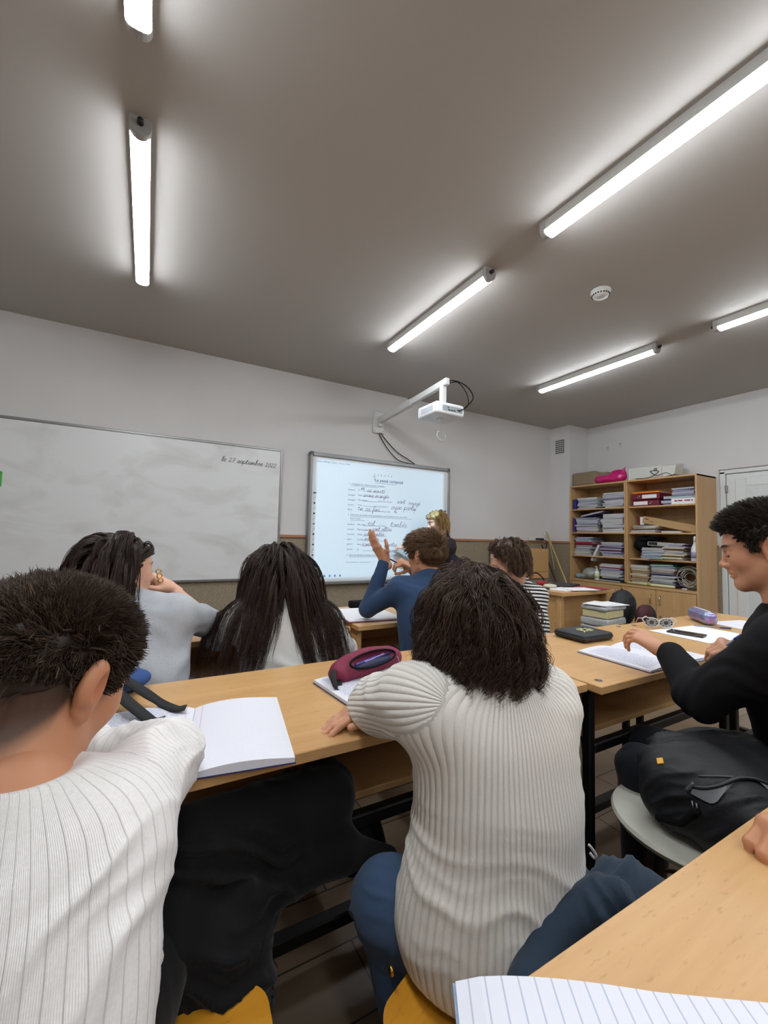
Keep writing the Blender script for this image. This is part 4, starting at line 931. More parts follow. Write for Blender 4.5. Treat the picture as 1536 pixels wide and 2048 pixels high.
def rib_attr(V, torso, arms, M, pel, mode='cols', per=.0125):
    """distance across the ribs: side to side on the body, around the sleeve on arms"""
    q = (V - np.array(pel)) @ M; u = np.arctan2(q[:, 0], -(q[:, 1] + .02) + 0 * q[:, 2]) * (round(2 * PI * .165 / per) * per / (2 * PI)) if mode != 'rows' else q[:, 2]; best = torso.ev(V)
    for a, b, r in arms:
        a = np.array(a); b = np.array(b); ab = b - a; L2 = ab @ ab; x = V - a; t = np.clip((x @ ab) / L2, 0, 1); v = x - t[:, None] * ab; d = np.sqrt((v * v).sum(1)) - r
        up_ = A(-.1, -.6, 1.0); e1 = nrm(up_ - ab * (up_ @ ab) / L2); r = round(2 * PI * r / per) * per / (2 * PI); e2 = np.cross(ab / math.sqrt(L2), e1)
        uu = np.arctan2(v @ e2, v @ e1) * r if mode == 'cols' else (x @ ab) / math.sqrt(L2)
        m = d < best - .004; u = np.where(m, uu, u); best = np.where(m, d, best)
    return u
def garment(name, S_, m, parent, res=RES, disp=None, ribs=None, rel=1, clip=None):
    V, F = S_.mesh(res); V = relax(V, F, rel)
    if ribs is not None: u = ribs(V)
    if disp is not None: V = relax(V + vnormals(V, F) * disp(V)[:, None], F, 1)
    o = mesh_from(name, V, F, m, parent)
    if ribs is not None: setattr_f(o, 'rib', u)
    return o
def creases(seed, amp, freq, d=(0, 0, 1), warp=1.6):
    """narrow raised ridges of pulled cloth"""
    d = nrm(d); e = nrm(np.cross(d, [.3, .9, .1]))
    def f(V):
        w1 = wnoise(V, seed, freq * .22, 2); ph = (V @ d) * freq + warp * w1 + (V @ e) * freq * .18
        a = (1 - np.abs(np.sin(ph * .5))) ** 2.2 + .5 * (1 - np.abs(np.sin(ph * .83 + 1.7 + w1))) ** 2.2
        return amp * a * np.clip(.45 + 1.1 * wnoise(V, seed + 5, freq * .16, 2), 0, 1.4)
    return f
def folds(seed, amp, freq, d=(0, 0, 1), bias=None):
    """soft creases running across direction d"""
    d = nrm(d); e = nrm(np.cross(d, [.3, .9, .1]))
    def f(V):
        w1 = wnoise(V, seed, freq * .35, 2); ph = (V @ d) * freq + 3.0 * w1 + (V @ e) * freq * .25
        a = np.sin(ph) * .6 + .4 * np.sin(ph * 1.9 + 2 * w1 + 1)
        return amp * (a * np.clip(.55 + .8 * wnoise(V, seed + 5, freq * .25, 2), 0, 1.3))
    return f
def skin_mesh(parent, pieces, m, c=None, M=None, s=1.0, stub=None, red=True, name='body'):
    """joins the finely meshed head and hands with the coarser body core"""
    Vs = []; Fs = []; n = 0
    for S_, res in pieces:
        V, F = S_.mesh(res); V = relax(V, F, 1, .35); Vs.append(V); Fs.append(F + n); n += len(V)
    V = np.concatenate(Vs); F = np.concatenate(Fs); o = mesh_from(name, V, F, m, parent)
    rd = np.zeros(len(V)); sb = np.zeros(len(V))
    if c is not None:
        q = (V - np.array(c)) @ M / s
        g = lambda p, r: np.exp(-(((q - np.array(p)) / np.array(r)) ** 2).sum(1))
        if red:
            rd = .35 * g((.045, .06, -.02), (.02, .02, .02)) + .35 * g((-.045, .06, -.02), (.02, .02, .02)) + .4 * g((0, .11, -.027), (.015, .012, .012)) + .9 * g((0, .1, -.060), (.022, .018, .0085)) + .5 * g((.085, -.01, 0), (.012, .022, .03)) + .5 * g((-.085, -.01, 0), (.012, .022, .03))
            brow = g((.033, .082, .026), (.020, .03, .0045)) + g((-.033, .082, .026), (.020, .03, .0045)); lash = g((.032, .088, -.004), (.014, .02, .0019)) + g((-.032, .088, -.004), (.014, .02, .0019))
            sb = .85 * np.clip(brow * 1.6, 0, 1) + .8 * np.clip(lash * 1.4, 0, 1)
        if stub is not None: sb = np.maximum(sb, stub(q))
    setattr_f(o, 'red', rd.clip(0, 1)); setattr_f(o, 'stubble', sb.clip(0, 1)); return o

# ---- hair
def hairline(y, front=.062):
    return np.interp(y, [-.115, -.085, -.05, -.030, -.016, .008, .014, .028, .046, .062, .085], [-.075, -.072, -.050, -.026, .030, .030, -.008, -.006, .036, front - .008, front])
def scalp_points(n, rg, front=.062, lift=0.0, low=0.0):
    out = []
    while len(out) < n:
        v = rg.normal(size=(n * 3, 3)); v /= np.linalg.norm(v, axis=1)[:, None]
        p = v * np.array([.077, .096, .088]) + np.array([0, -.010, .028]); ok = p[:, 2] > hairline(p[:, 1], front) + low
        for a, b in zip(p[ok], (v / np.array([.077, .096, .088]))[ok]): out.append((a, b / np.linalg.norm(b)))
    out = out[:n]; return np.array([a for a, b in out]), np.array([b for a, b in out])
def cap_sdf(c, M, s, thick=.008, front=.062):
    L = lambda p: np.array(c) + M @ (np.array(p, float) * s)
    S_ = SDF().ell(L((0, -.012, .028)), np.array([.077 + thick, .096 + thick, .088 + thick]) * s, M).ell(L((0, .026, .024)), np.array([.067 + thick, .062 + thick, .068 + thick]) * s, M, .02)
    def cut(P):
        q = (P - np.array(c)) @ M / s; return (hairline(q[..., 1], front) - q[..., 2]) * .8 * s
    S_.fun(cut, .006, 'i'); return S_
def cap_top(c, M, s):
    S_ = cap_sdf(c, M, s, .006); f0 = S_.p[-1][0][0]
    S_.p[-1] = ((lambda P: f0(P) + .030, None, None), .02, 'i'); return S_
def sim(P, D, L, n, coll=None, clear=.004, grav=.5, stiff=1.0, pull=None, jit=.05, rg=None, gpow=1.0):
    P = P.copy(); D = D / np.linalg.norm(D, axis=1)[:, None]; st = (L / n)[:, None]; out = [P.copy()]
    for i in range(n):
        D = D * stiff + np.array([0, 0, -1.0]) * grav * ((i + 1) / n) ** gpow + rg.normal(size=P.shape) * jit
        if pull is not None: D = D + pull(P, i / n)
        D /= np.linalg.norm(D, axis=1)[:, None]; Q = P + D * st
        if coll is not None:
            d = coll.ev(Q); m = d < clear
            if m.any(): g = coll.grad(Q[m]); Q[m] += g * (clear - d[m])[:, None]
        D = Q - P; D /= np.linalg.norm(D, axis=1)[:, None] + 1e-9; P = Q; out.append(P.copy())
    return np.stack(out, 1)
def clump(G, k, r0, r1, rg, curl=0.0, freq=8.0, wob=.0, lenvar=.25, cpow=.7):
    """k strands around every guide"""
    n, S1, _ = G.shape; t = np.linspace(0, 1, S1)
    C = np.repeat(G, k, axis=0); T = np.gradient(C, axis=1); T /= np.linalg.norm(T, axis=2)[..., None] + 1e-9
    a = rg.normal(size=(n * k, 1, 3)); off = a - (a * T).sum(2)[..., None] * T; off /= np.linalg.norm(off, axis=2)[..., None] + 1e-9
    rad = np.sqrt(rg.uniform(0, 1, (n * k, 1, 1))); R = (r0 + (r1 - r0) * t)[None, :, None] * rad
    C = C + off * R
    if curl:
        B = np.cross(T, off); ph = np.repeat(rg.uniform(0, 6.28, n), k)[:, None] + rg.normal(size=(n * k, 1)) * .5; w_ = freq * 2 * PI * t[None] * np.repeat(rg.uniform(.8, 1.25, n), k)[:, None] + ph
        C = C + curl * (t ** cpow)[None, :, None] * (off * np.cos(w_)[..., None] + B * np.sin(w_)[..., None])
    if wob: C = C + np.cumsum(rg.normal(size=C.shape) * wob, axis=1) * (t ** .5)[None, :, None]
    # shorten some
    f = 1 - rg.uniform(0, lenvar, n * k); idx = t[None] * f[:, None] * (S1 - 1); i0 = np.minimum(idx.astype(int), S1 - 2); fr = (idx - i0)[..., None]
    ar = np.arange(n * k)[:, None]; return C[ar, i0] * (1 - fr) + C[ar, i0 + 1] * fr
def strand_mesh(name, C, rad, m, parent, rg, tip=.25, sides=3):
    n, S1, _ = C.shape; t = np.linspace(0, 1, S1); T = np.gradient(C, axis=1); T /= np.linalg.norm(T, axis=2)[..., None] + 1e-9
    ref = np.array([.31, .42, .85]); u = np.cross(T, ref); u /= np.linalg.norm(u, axis=2)[..., None] + 1e-9; v = np.cross(T, u)
    r = rad * (1 - (1 - tip) * t ** 2)[None, :, None] * rg.uniform(.7, 1.25, (n, 1, 1))
    Vs = np.stack([C + r * (math.cos(a) * u + math.sin(a) * v) for a in np.arange(sides) * 2 * PI / sides], 2).reshape(-1, 3)
    base = (np.arange(n)[:, None, None] * S1 + np.arange(S1 - 1)[None, :, None]) * sides; k = np.arange(sides)[None, None]; k2 = (k + 1) % sides
    F = np.stack([base + k, base + k2, base + sides + k2, base + sides + k], -1).reshape(-1, 4)
    o = mesh_from(name, Vs, F, m, parent); setattr_f(o, 'shade', np.repeat(rg.uniform(0, 1, n), S1 * sides)); return o
def merge_strands(name, sets, m, parent, rg, cap=None, capres=.004, capdisp=None):
    """one hair mesh: the mass over the scalp and all the locks"""
    objs = [strand_mesh('tmp', C, r, m, None, rg) for C, r in sets]
    Vs = []; Fs = []; sh = []; n = 0
    for o in objs:
        me = o.data; a = np.empty(len(me.vertices) * 3, dtype=np.float32); me.vertices.foreach_get('co', a); V = a.reshape(-1, 3)
        f = np.empty(len(me.loops), dtype=np.int32); me.loops.foreach_get('vertex_index', f); Vs.append(V); Fs.append(f.reshape(-1, 4) + n); n += len(V)
        s2 = np.empty(len(V), dtype=np.float32); me.attributes['shade'].data.foreach_get('value', s2); sh.append(s2); bpy.data.objects.remove(o); bpy.data.meshes.remove(me)
    if cap is not None:
        V, F = cap.mesh(capres); V = relax(V, F, 1)
        if capdisp is not None: V = V + vnormals(V, F) * capdisp(V)[:, None]
        Vs.append(V); Fs.append(F + n); n += len(V); sh.append(np.full(len(V), .15))
    o = mesh_from(name, np.concatenate(Vs), np.concatenate(Fs), m, parent); setattr_f(o, 'shade', np.concatenate(sh)); return o
def brows(parent, hd, L, m):
    for q in (-1, 1):
        for nm, pts, r in (('eyebrow', [(.013, .100, .026), (.022, .100, .0295), (.033, .095, .031), (.045, .08, .027)], [.0016, .0024, .0022, .0009]), ('eyelashes', [(.019, .100, -.0005), (.026, .100, -.0045), (.034, .098, -.0050), (.043, .09, -.0015)], [.0007, .0012, .0013, .0008])):
            P = np.array([L(q * a, b, c_) for a, b, c_ in pts])
            for _ in range(10): P = P - hd.grad(P) * (hd.ev(P) - .0004)[:, None]
            MB().tube(P, r, 7).build(nm, m, parent, True)
def world_pts(p, c, M, s): return np.array(c) + (p * s) @ M.T
def core(pel, chs, shL, shR, neck):
    S_, M = torso_sdf(pel, chs, shL, shR, .84, .82, None, .045); return S_
def legs_sdf(hipL, hipR, knL, knR, anL, anR, r=(.085, .062, .045), pel=None):
    S_ = SDF()
    for h, k, a in ((hipL, knL, anL), (hipR, knR, anR)): S_.cone(h, k, r[0], r[1], .05); S_.cone(k, a, r[1], r[2], .02)
    if pel is not None: S_.ell(pel, (.165, .125, .11), None, .05)
    return S_
def shoes(parent, ans, fwd, m):
    for a in ans:
        a = np.array(a); f = nrm([fwd[0], fwd[1], 0]); S_ = SDF().cone(a + A(0, 0, 0) - f * .03 + A(0, 0, .04 - a[2]), a + f * .13 + A(0, 0, .032 - a[2]), .038, .030, .02).cone(A(a[0], a[1], .05), A(a[0], a[1], .10), .04, .038, .02)
        S_.fun(lambda P: .004 - P[..., 2], .002, 'i'); garment('shoe', S_, m, parent, .008)
JEANS = cloth_mat('blue_jeans', (62, 84, 114), strength=.3); DARKJEANS = cloth_mat('dark_trousers', (30, 32, 40), strength=.3); BLKCLOTH = cloth_mat('black_trousers', (20, 20, 22), strength=.3)
SHOEM = mat('white_shoe', (200, 200, 200), .6); SHOEB = mat('black_shoe', (26, 26, 28), .6)

# ---------------------------------------------------------------- boy in white, left foreground
def boy_white():
    rg = np.random.default_rng(11)
    t = thing('person', 'boy in a white ribbed shirt leaning over his notebook, nearest on the left', 'person', (-.12, .5, 0), 0)
    bpy.context.view_layer.update()
    P = lambda p: np.array(p) - np.array([-.12, .5, 0])
    c = ony(94, 1358, .70); M = head_frame(40, -24, 4); s = 1.0
    neck = A(-.118, .625, .925); shR = A(-.030, .605, .858); shL = A(-.30, .73, .870); chs = A(-.14, .60, .76); pel = A(-.16, .52, .52)
    elR = A(.050, .865, .815); wrR = A(-.10, .98, .805); elL = A(-.40, .92, .82); wrL = A(-.16, 1.02, .80)
    c, neck, shR, shL, chs, pel, elR, wrR, elL, wrL = map(P, (c, neck, shR, shL, chs, pel, elR, wrR, elL, wrL))
    hd, L = head_sdf(c, M, s, neck - A(0, 0, .03), .055)
    core_ = core(pel, chs, shL, shR, neck); arm_sdf(core_, shR, elR, wrR, (.042, .036, .026)); arm_sdf(core_, shL, elL, wrL, (.042, .036, .026)); core_.cone((shL + shR) / 2, neck, .06, .055, .03)
    hR, _, _ = hand_sdf(wrR, (-.8, .5, -.1), (0, 0, 1), True, (25, 30, 20)); hL, _, _ = hand_sdf(wrL, (.8, .3, -.05), (0, 0, 1), False, (25, 30, 20))
    fade = lambda q: .88 * np.clip((q[:, 2] - np.interp(q[:, 1], [-.11, -.06, -.03, -.012, .0, .02, .035], [-.095, -.085, -.05, .0, .02, -.012, .0])) / .022, 0, 1) * (q[:, 1] < .036) * (np.abs(q[:, 0]) < .0785)
    skin_mesh(t, [(hd, .0032), (core_, .009), (hR, .0035), (hL, .0035)], SKIN2, c, M, s, fade)
    # shirt
    S_, Mt = torso_sdf(pel, chs, shL, shR, 1.02, 1.08, neck, .066); S_.ell(chs + A(.02, -.045, -.05), (.15, .09, .2), Mt, .06)
    tor = SDF(); tor.p = list(S_.p)
    arm_sdf(S_, shR, elR, wrR, (.070, .058, .036), .045); arm_sdf(S_, shL, elL, wrL, (.066, .052, .036), .045)
    S_.cone(shR + A(.0, .03, .0), elR + A(-.01, -.02, .0), .055, .05, .03)
    S_.ell(neck + A(.01, .015, .045), (.072, .075, .042), None, .012, 's')
    arms = [(shR, elR, .06), (elR, wrR, .045), (shL, elL, .06), (elL, wrL, .045)]
    f0 = creases(3, .0135, 110, (-.62, .2, 1), 2.2); f1 = lambda V: f0(V) * np.clip((np.linalg.norm(V - neck, axis=1) - .085) / .06, 0, 1) * np.where(V[:, 1] > elR[1] - .10, .6, 1.0)
    
    garment('shirt', S_, cloth_mat('white_rib_shirt', (232, 228, 226), .0150, line=True, strength=.55, dist=.003), t, .0055, f1, lambda V: rib_attr(V, tor, arms, Mt, pel, 'mix', .015), 2)
    hipR = pel + A(.07, .03, -.03); hipL = pel + A(-.09, .05, -.03); knR = A(.10, .98, .50) - A(-.12, .5, 0); knL = A(-.20, 1.02, .50) - A(-.12, .5, 0)
    lg = legs_sdf(hipL, hipR, knL, knR, knL + A(0, .02, -.42), knR + A(.02, -.02, -.42), (.088, .066, .05), pel - A(0, 0, .03)); garment('trousers', lg, BLKCLOTH, t, .009, folds(8, .004, 60))
    shoes(t, (knL + A(0, .02, -.42), knR + A(.02, -.02, -.42)), (0, 1), SHOEB)
    # hair: short faded sides, tousled top
    cap = cap_sdf(c, M, s, .003); 
    R0, N0 = scalp_points(3400, rg, .06, low=.0); hl = R0[:, 2] - hairline(R0[:, 1], .06); low = np.clip(np.minimum((R0[:, 2] + .005) / .05, hl / .05), 0, 1); kp = low > .12; R0, N0, low = R0[kp], N0[kp], low[kp]
    Ln = (.003 + .027 * low) * s; Wp = world_pts(R0, c, M, s); Nd = N0 @ M.T
    swirl = np.cross(N0, np.array([0, -.35, 1.0])); fw = np.array([-.25, .55, 0.25]); Dl = N0 * .42 + swirl * .45 + fw * low[:, None] * .8 + np.array([0, 0, -.9]) * (1 - low)[:, None]
    G = sim(Wp, Dl @ M.T, Ln, 5, hd, .006, .10, 1.0, None, .10, rg)
    C = clump(G, 9, .007, .002, rg, wob=.0008)
    R1, N1 = scalp_points(160, rg, .06, low=.04); G1 = sim(world_pts(R1, c, M, s), (N1 * .9 + rg.normal(size=N1.shape) * .35) @ M.T, np.full(160, .034), 5, hd, .004, .15, 1.0, None, .15, rg); C1 = clump(G1, 5, .003, .001, rg)
    merge_strands('hair', [(C, .0008), (C1, .0007)], hair_mat('hair_dark_brown', (38, 28, 22), (84, 64, 50), .5), t, rg, cap_top(c, M, s), .004, lambda V: .0012 * wnoise(V, 3, 180))
boy_white()

# ---------------------------------------------------------------- woman in the cream knit
def woman_cream():
    rg = np.random.default_rng(21); O = A(.66, .56, 0)
    t = thing('person', 'girl with short dark curls in a cream ribbed cardigan, back to the camera', 'person', O)
    c = dep(948, 1262, .90) - O; M = head_frame(20, -8, 0); s = .97
    neck = dep(965, 1362, .84) - O; shL = dep(858, 1408, .80) - O; shR = dep(1082, 1398, .90) - O; chs = dep(996, 1520, .84) - O; pel = dep(998, 1800, .82) - O
    elL = A(.500, .905, .820) - O; wrL = A(.70, 1.04, .80) - O; elR = A(.93, .93, .82) - O; wrR = A(.60, .99, .795) - O; wrR2 = A(.515, .955, .79) - O
    hd, L = head_sdf(c, M, s, neck - A(0, 0, .03), .05)
    core_ = core(pel, chs, shL, shR, neck); arm_sdf(core_, shR, elR, wrR, (.04, .034, .024)); arm_sdf(core_, shL, elL, wrL, (.04, .034, .024)); core_.cone((shL + shR) / 2, neck, .055, .05, .03)
    hR, _, _ = hand_sdf(A(.535, .955, .79) - O, (-1, -.05, -.10), (0, .1, 1), True, (12, 14, 10), s=.95, spread=2); hL, _, _ = hand_sdf(wrL, (1, .1, -.1), (0, 0, 1), False, (20, 25, 15), s=.95)
    core_.cone(wrR, A(.535, .955, .79) - O, .024, .022, .01)
    skin_mesh(t, [(hd, .0035), (core_, .009), (hR, .0035), (hL, .0035)], SKIN, c, M, s)
    S_, Mt = torso_sdf(pel, chs, shL, shR, .98, 1.05, neck, .06); r_, f_, u_ = Mt.T
    # loose hanging back and hem
    hemz = .452; hem = dep(985, 1945, .78) - O; hem[2] = hemz + .04
    S_.cone(chs - u_ * .08, hem + A(0, .03, 0), .118, .130, .06, side=r_, ratio=1.30); S_.cone(pel - f_ * .02, hem, .13, .135, .05, side=r_, ratio=1.36)
    tor = SDF(); tor.p = list(S_.p)
    arm_sdf(S_, shL, elL, wrL, (.066, .058, .036), .05); arm_sdf(S_, shR, elR, wrR, (.066, .056, .036), .05); S_.cone(shL + A(-.015, .05, 0), elL + A(.01, -.03, 0), .062, .060, .03)
    hn = nrm(pel - chs); S_.fun(lambda Q: (hemz - .004 - Q[..., 2]) * 1.0, .006, 'i')
    nk = nrm(neck - (shL + shR) / 2)
    arms = [(shR, elR, .06), (elR, wrR, .045), (shL, elL, .068), (elL, wrL, .05)]
    garment('cardigan', S_, cloth_mat('cream_rib_knit', (224, 220, 213), .0125, strength=.6, dist=.0035, noise=.04), t, .006, creases(5, .0050, 80, (.45, .1, 1), 3.0), lambda V: rib_attr(V, tor, arms, Mt, pel), 2)
    GOLD = mat('gold_button', (200, 160, 80), .25, 1.0)
    for q, d_ in (((823, 1762), .86), ((800, 1862), .80), ((782, 1942), .735)):
        b = dep(*q, d_) - O; MB().lathe([(.001, -.004), (.007, -.003), (.0085, 0), (.007, .003), (.001, .004)], b, 12, [(0, 0, 1), (0, 1, 0), (-1, 0, 0)]).build('button', GOLD, t, True)
    def loop(pts, d_): cable('drawstring_loop', [dep(*q, d_ + k * .004) - O for k, q in enumerate(pts)], .0028, mat('cream_cord', (220, 216, 208), .8), None, par=t)
    loop(((880, 1752), (868, 1768), (850, 1790), (842, 1804), (846, 1812), (858, 1800), (872, 1778), (882, 1756)), .735)
    loop(((1178, 1690), (1186, 1700), (1192, 1712), (1188, 1716), (1180, 1706)), .86)
    kL = dep(742, 1800, .87) - O; kL = A(.478, .80, .462) - O; kR = A(.80, .92, .50) - O; hipL = A(.60, .62, .50) - O; hipR = A(.76, .60, .50) - O
    lg = legs_sdf(hipL, hipR, kL, kR, kL + A(.06, -.06, -.38), kR + A(.02, .02, -.42), (.085, .064, .045), pel + A(0, 0, -.09)); lg.cone(hipL + A(-.03, -.05, 0), kL + A(0, -.03, .0), .082, .068, .04)
    garment('jeans', lg, JEANS, t, .007, creases(9, .006, 260, (1, .5, .3)))
    shoes(t, (kL + A(.06, -.06, -.38), kR + A(.02, .02, -.42)), (0, 1), SHOEM)
    # hair: dense bob of curls
    cap = cap_sdf(c, M, s, .020); cap.p = cap.p[:-1]
    Lh = lambda x, y, z: c + M @ (A(x, y, z) * s)
    cap.ell(Lh(0, -.045, -.045), (.100, .068, .078), M, .05); cap.ell(Lh(.070, -.01, -.045), (.034, .055, .068), M, .04); cap.ell(Lh(-.070, -.01, -.045), (.034, .055, .068), M, .04)
    def cutf(P_):
        q = (P_ - c) @ M / s; return q[..., 1] - np.interp(q[..., 2], [-.1, .03, .07], [.045, .06, .10])
    cap.fun(cutf, .01, 'i')
    coll = SDF(); coll.p = [p for p in cap.p]; col2 = SDF(); col2.p = list(coll.p) + list(tor.p)
    R0, N0 = scalp_points(620, rg, .06); sc = 1.24; Wp = world_pts(R0 * sc + A(0, -.0, .0), c, M, s)
    Ln = np.interp(R0[:, 2], [-.07, .11], [.05, .19]) * rg.uniform(.75, 1.1, 620)
    out = N0.copy(); out[:, 2] *= .3
    G = sim(Wp, (out * .5 + A(0, 0, -.35) + rg.normal(size=out.shape) * .2) @ M.T, Ln, 14, coll, .002, .9, 1.0, None, .06, rg, .5)
    C = clump(G, 16, .009, .004, rg, curl=.013, freq=2.6, wob=.0004, cpow=1.8)
    R1, N1 = scalp_points(70, rg, .06, low=-.0); G1 = sim(world_pts(R1 * 1.3, c, M, s), (N1 * .6 + A(0, 0, -.6)) @ M.T, np.full(70, .09), 14, coll, .006, .6, 1.0, None, .2, rg, .5); C1 = clump(G1, 4, .006, .008, rg, curl=.010, freq=2.0, wob=.001)
    merge_strands('hair', [(C, .0007), (C1, .0006)], hair_mat('hair_espresso', (34, 24, 19), (80, 56, 42), .5), t, rg, cap, .005, lambda V: .005 * wnoise(V, 6, 55) + .002 * wnoise(V, 9, 190))
woman_cream()

# ---------------------------------------------------------------- boy in black at the right
def boy_black():
    rg = np.random.default_rng(31); O = A(1.6, .45, 0)
    t = thing('person', 'dark-haired boy in a black sweatshirt seen in profile, pen in one hand', 'person', O)
    fy = -20; M = head_frame(fy, -14, 0); s = 1.0
    c = dep(1530, 1098, 1.245) - O
    f2 = A(-math.sin(math.radians(20)), math.cos(math.radians(20)), 0); r2 = A(f2[1], -f2[0], 0)
    neck = c + A(0, 0, -.185) - f2 * .055; shL = neck - r2 * .17 - A(0, 0, .055) + f2 * .01; shR = neck + r2 * .18 - A(0, 0, .05); chs = neck - A(0, 0, .21) - f2 * .02; pel = chs - A(0, 0, .26) - f2 * .05
    elL = dep(1400, 1395, 1.24) - O; wrL = dep(1338, 1308, 1.40) - O; elR = shR + f2 * .12 - A(0, 0, .20) + r2 * .08; wrR = dep(1500, 1310, 1.33) - O
    hd, L = head_sdf(c, M, s, neck, .055)
    core_ = core(pel, chs, shL, shR, neck); arm_sdf(core_, shR, elR, wrR, (.042, .036, .026)); arm_sdf(core_, shL, elL, wrL, (.042, .036, .026)); core_.cone((shL + shR) / 2, neck, .06, .055, .03)
    dh = nrm(dep(1262, 1262, 1.52) - dep(1338, 1308, 1.40)); nh = nrm(np.cross(np.cross(dh, A(0, 0, 1)), dh) + A(-.35, -.5, 0))
    hL, _, _ = hand_sdf(wrL + dh * .02, dh, nh, False, curls=[(20, 25, 15), (28, 35, 20), (38, 40, 25), (45, 40, 25)], s=.98, thumb=(30, 10, 10), thumb_in=30)
    dr_ = nrm(dep(1446, 1288, 1.33) - dep(1500, 1310, 1.33) + f2 * .02)
    hR, _, tipsR = hand_sdf(wrR, dr_, A(-.1, -.5, .9), True, curls=[(45, 50, 30), (55, 55, 30), (65, 60, 35), (70, 60, 35)], s=.95, thumb=(40, 25, 10), thumb_in=45)
    skin_mesh(t, [(hd, .0026), (core_, .009), (hL, .003), (hR, .003)], SKIN, c, M, s, lambda q: .6 * np.clip((q[:, 2] - np.interp(q[:, 1], [-.11, -.05, -.02, .0, .02], [-.07, -.06, -.03, .03, .03])) / .02, 0, 1) * (q[:, 1] < .02) * (np.abs(q[:, 0]) < .079))
    brows(t, hd, L, mat('brow_hair', (36, 27, 23), .6))
    S_, Mt = torso_sdf(pel, chs, shL, shR, 1.08, 1.15, None, .072); S_.cone((shL + shR) / 2, neck + A(0, 0, -.015), .09, .075, .04)
    arm_sdf(S_, shL, elL, wrL - dh * .01, (.074, .062, .045), .05); arm_sdf(S_, shR, elR, wrR, (.07, .058, .042), .05)
    S_.ell(neck + A(0, 0, .03), (.056, .06, .04), None, .008, 's')
    garment('sweatshirt', S_, cloth_mat('black_sweatshirt', (21, 21, 24), strength=.5, noise=.2, sheen=.0), t, .006, folds(4, .006, 40, (.2, .6, 1)), None, 2)
    col = SDF().cone(neck - r2 * .03 - A(0, 0, .025), neck + r2 * .03 - A(0, 0, .025), .060, .060, .02); col.ell(neck + A(0, 0, .035), (.06, .062, .05), None, .006, 's'); garment('undershirt_collar', col, mat('yellow_shirt', (206, 160, 84), .8), t, .005)
    hipL = pel - r2 * .08 + f2 * .04 - A(0, 0, .03); hipR = pel + r2 * .09 + f2 * .04 - A(0, 0, .03); kL = hipL + f2 * .40; kR = hipR + f2 * .40; kL[2] = kR[2] = .50
    garment('trousers', legs_sdf(hipL, hipR, kL, kR, kL - A(0, 0, .42), kR - A(0, 0, .42), (.088, .066, .05), pel), DARKJEANS, t, .009, folds(8, .004, 60)); shoes(t, (kL - A(0, 0, .42), kR - A(0, 0, .42)), f2, SHOEB)
    # hair: short sides, longer top with a small quiff over the brow
    cap = cap_sdf(c, M, s, .008, .066); Lh = lambda x, y, z: c + M @ (A(x, y, z) * s)
    cap2 = SDF(); cap2.p = cap.p[:-1]; cap2.ell(Lh(0, .006, .084), (.058, .068, .030), M, .03); cap2.p.append(cap.p[-1])
    R0, N0 = scalp_points(1700, rg, .066); low = np.clip((R0[:, 2] - .02) / .05, 0, 1); Ln = .008 + .030 * low
    Dl = N0 * .25 + A(0, .22, .42) * low[:, None] + A(0, -.2, -.9) * (1 - low)[:, None]
    coll = SDF(); coll.p = list(cap2.p[:-1])
    G = sim(world_pts(R0 * 1.08, c, M, s), Dl @ M.T, Ln, 6, coll, .0015, .12, 1.0, None, .03, rg); C = clump(G, 9, .006, .002, rg, wob=.0003)
    n1 = 26; x_ = rg.uniform(-.045, .045, n1); R1 = np.stack([x_, .070 + 0 * x_, .076 + 0 * x_], 1); G1 = sim(world_pts(R1, c, M, s), (np.stack([x_ * 2, 1 + 0 * x_, .15 + 0 * x_], 1)) @ M.T, rg.uniform(.018, .034, n1), 7, None, 0, .9, 1.0, None, .08, rg); C1 = clump(G1, 8, .005, .002, rg)
    merge_strands('hair', [(C, .0008), (C1, .0007)], hair_mat('hair_black_brown', (30, 24, 21), (66, 54, 46), .45), t, rg, cap2, .0035, lambda V: .0016 * wnoise(V, 5, 160))
    return c, M
c_b, M_b = boy_black()

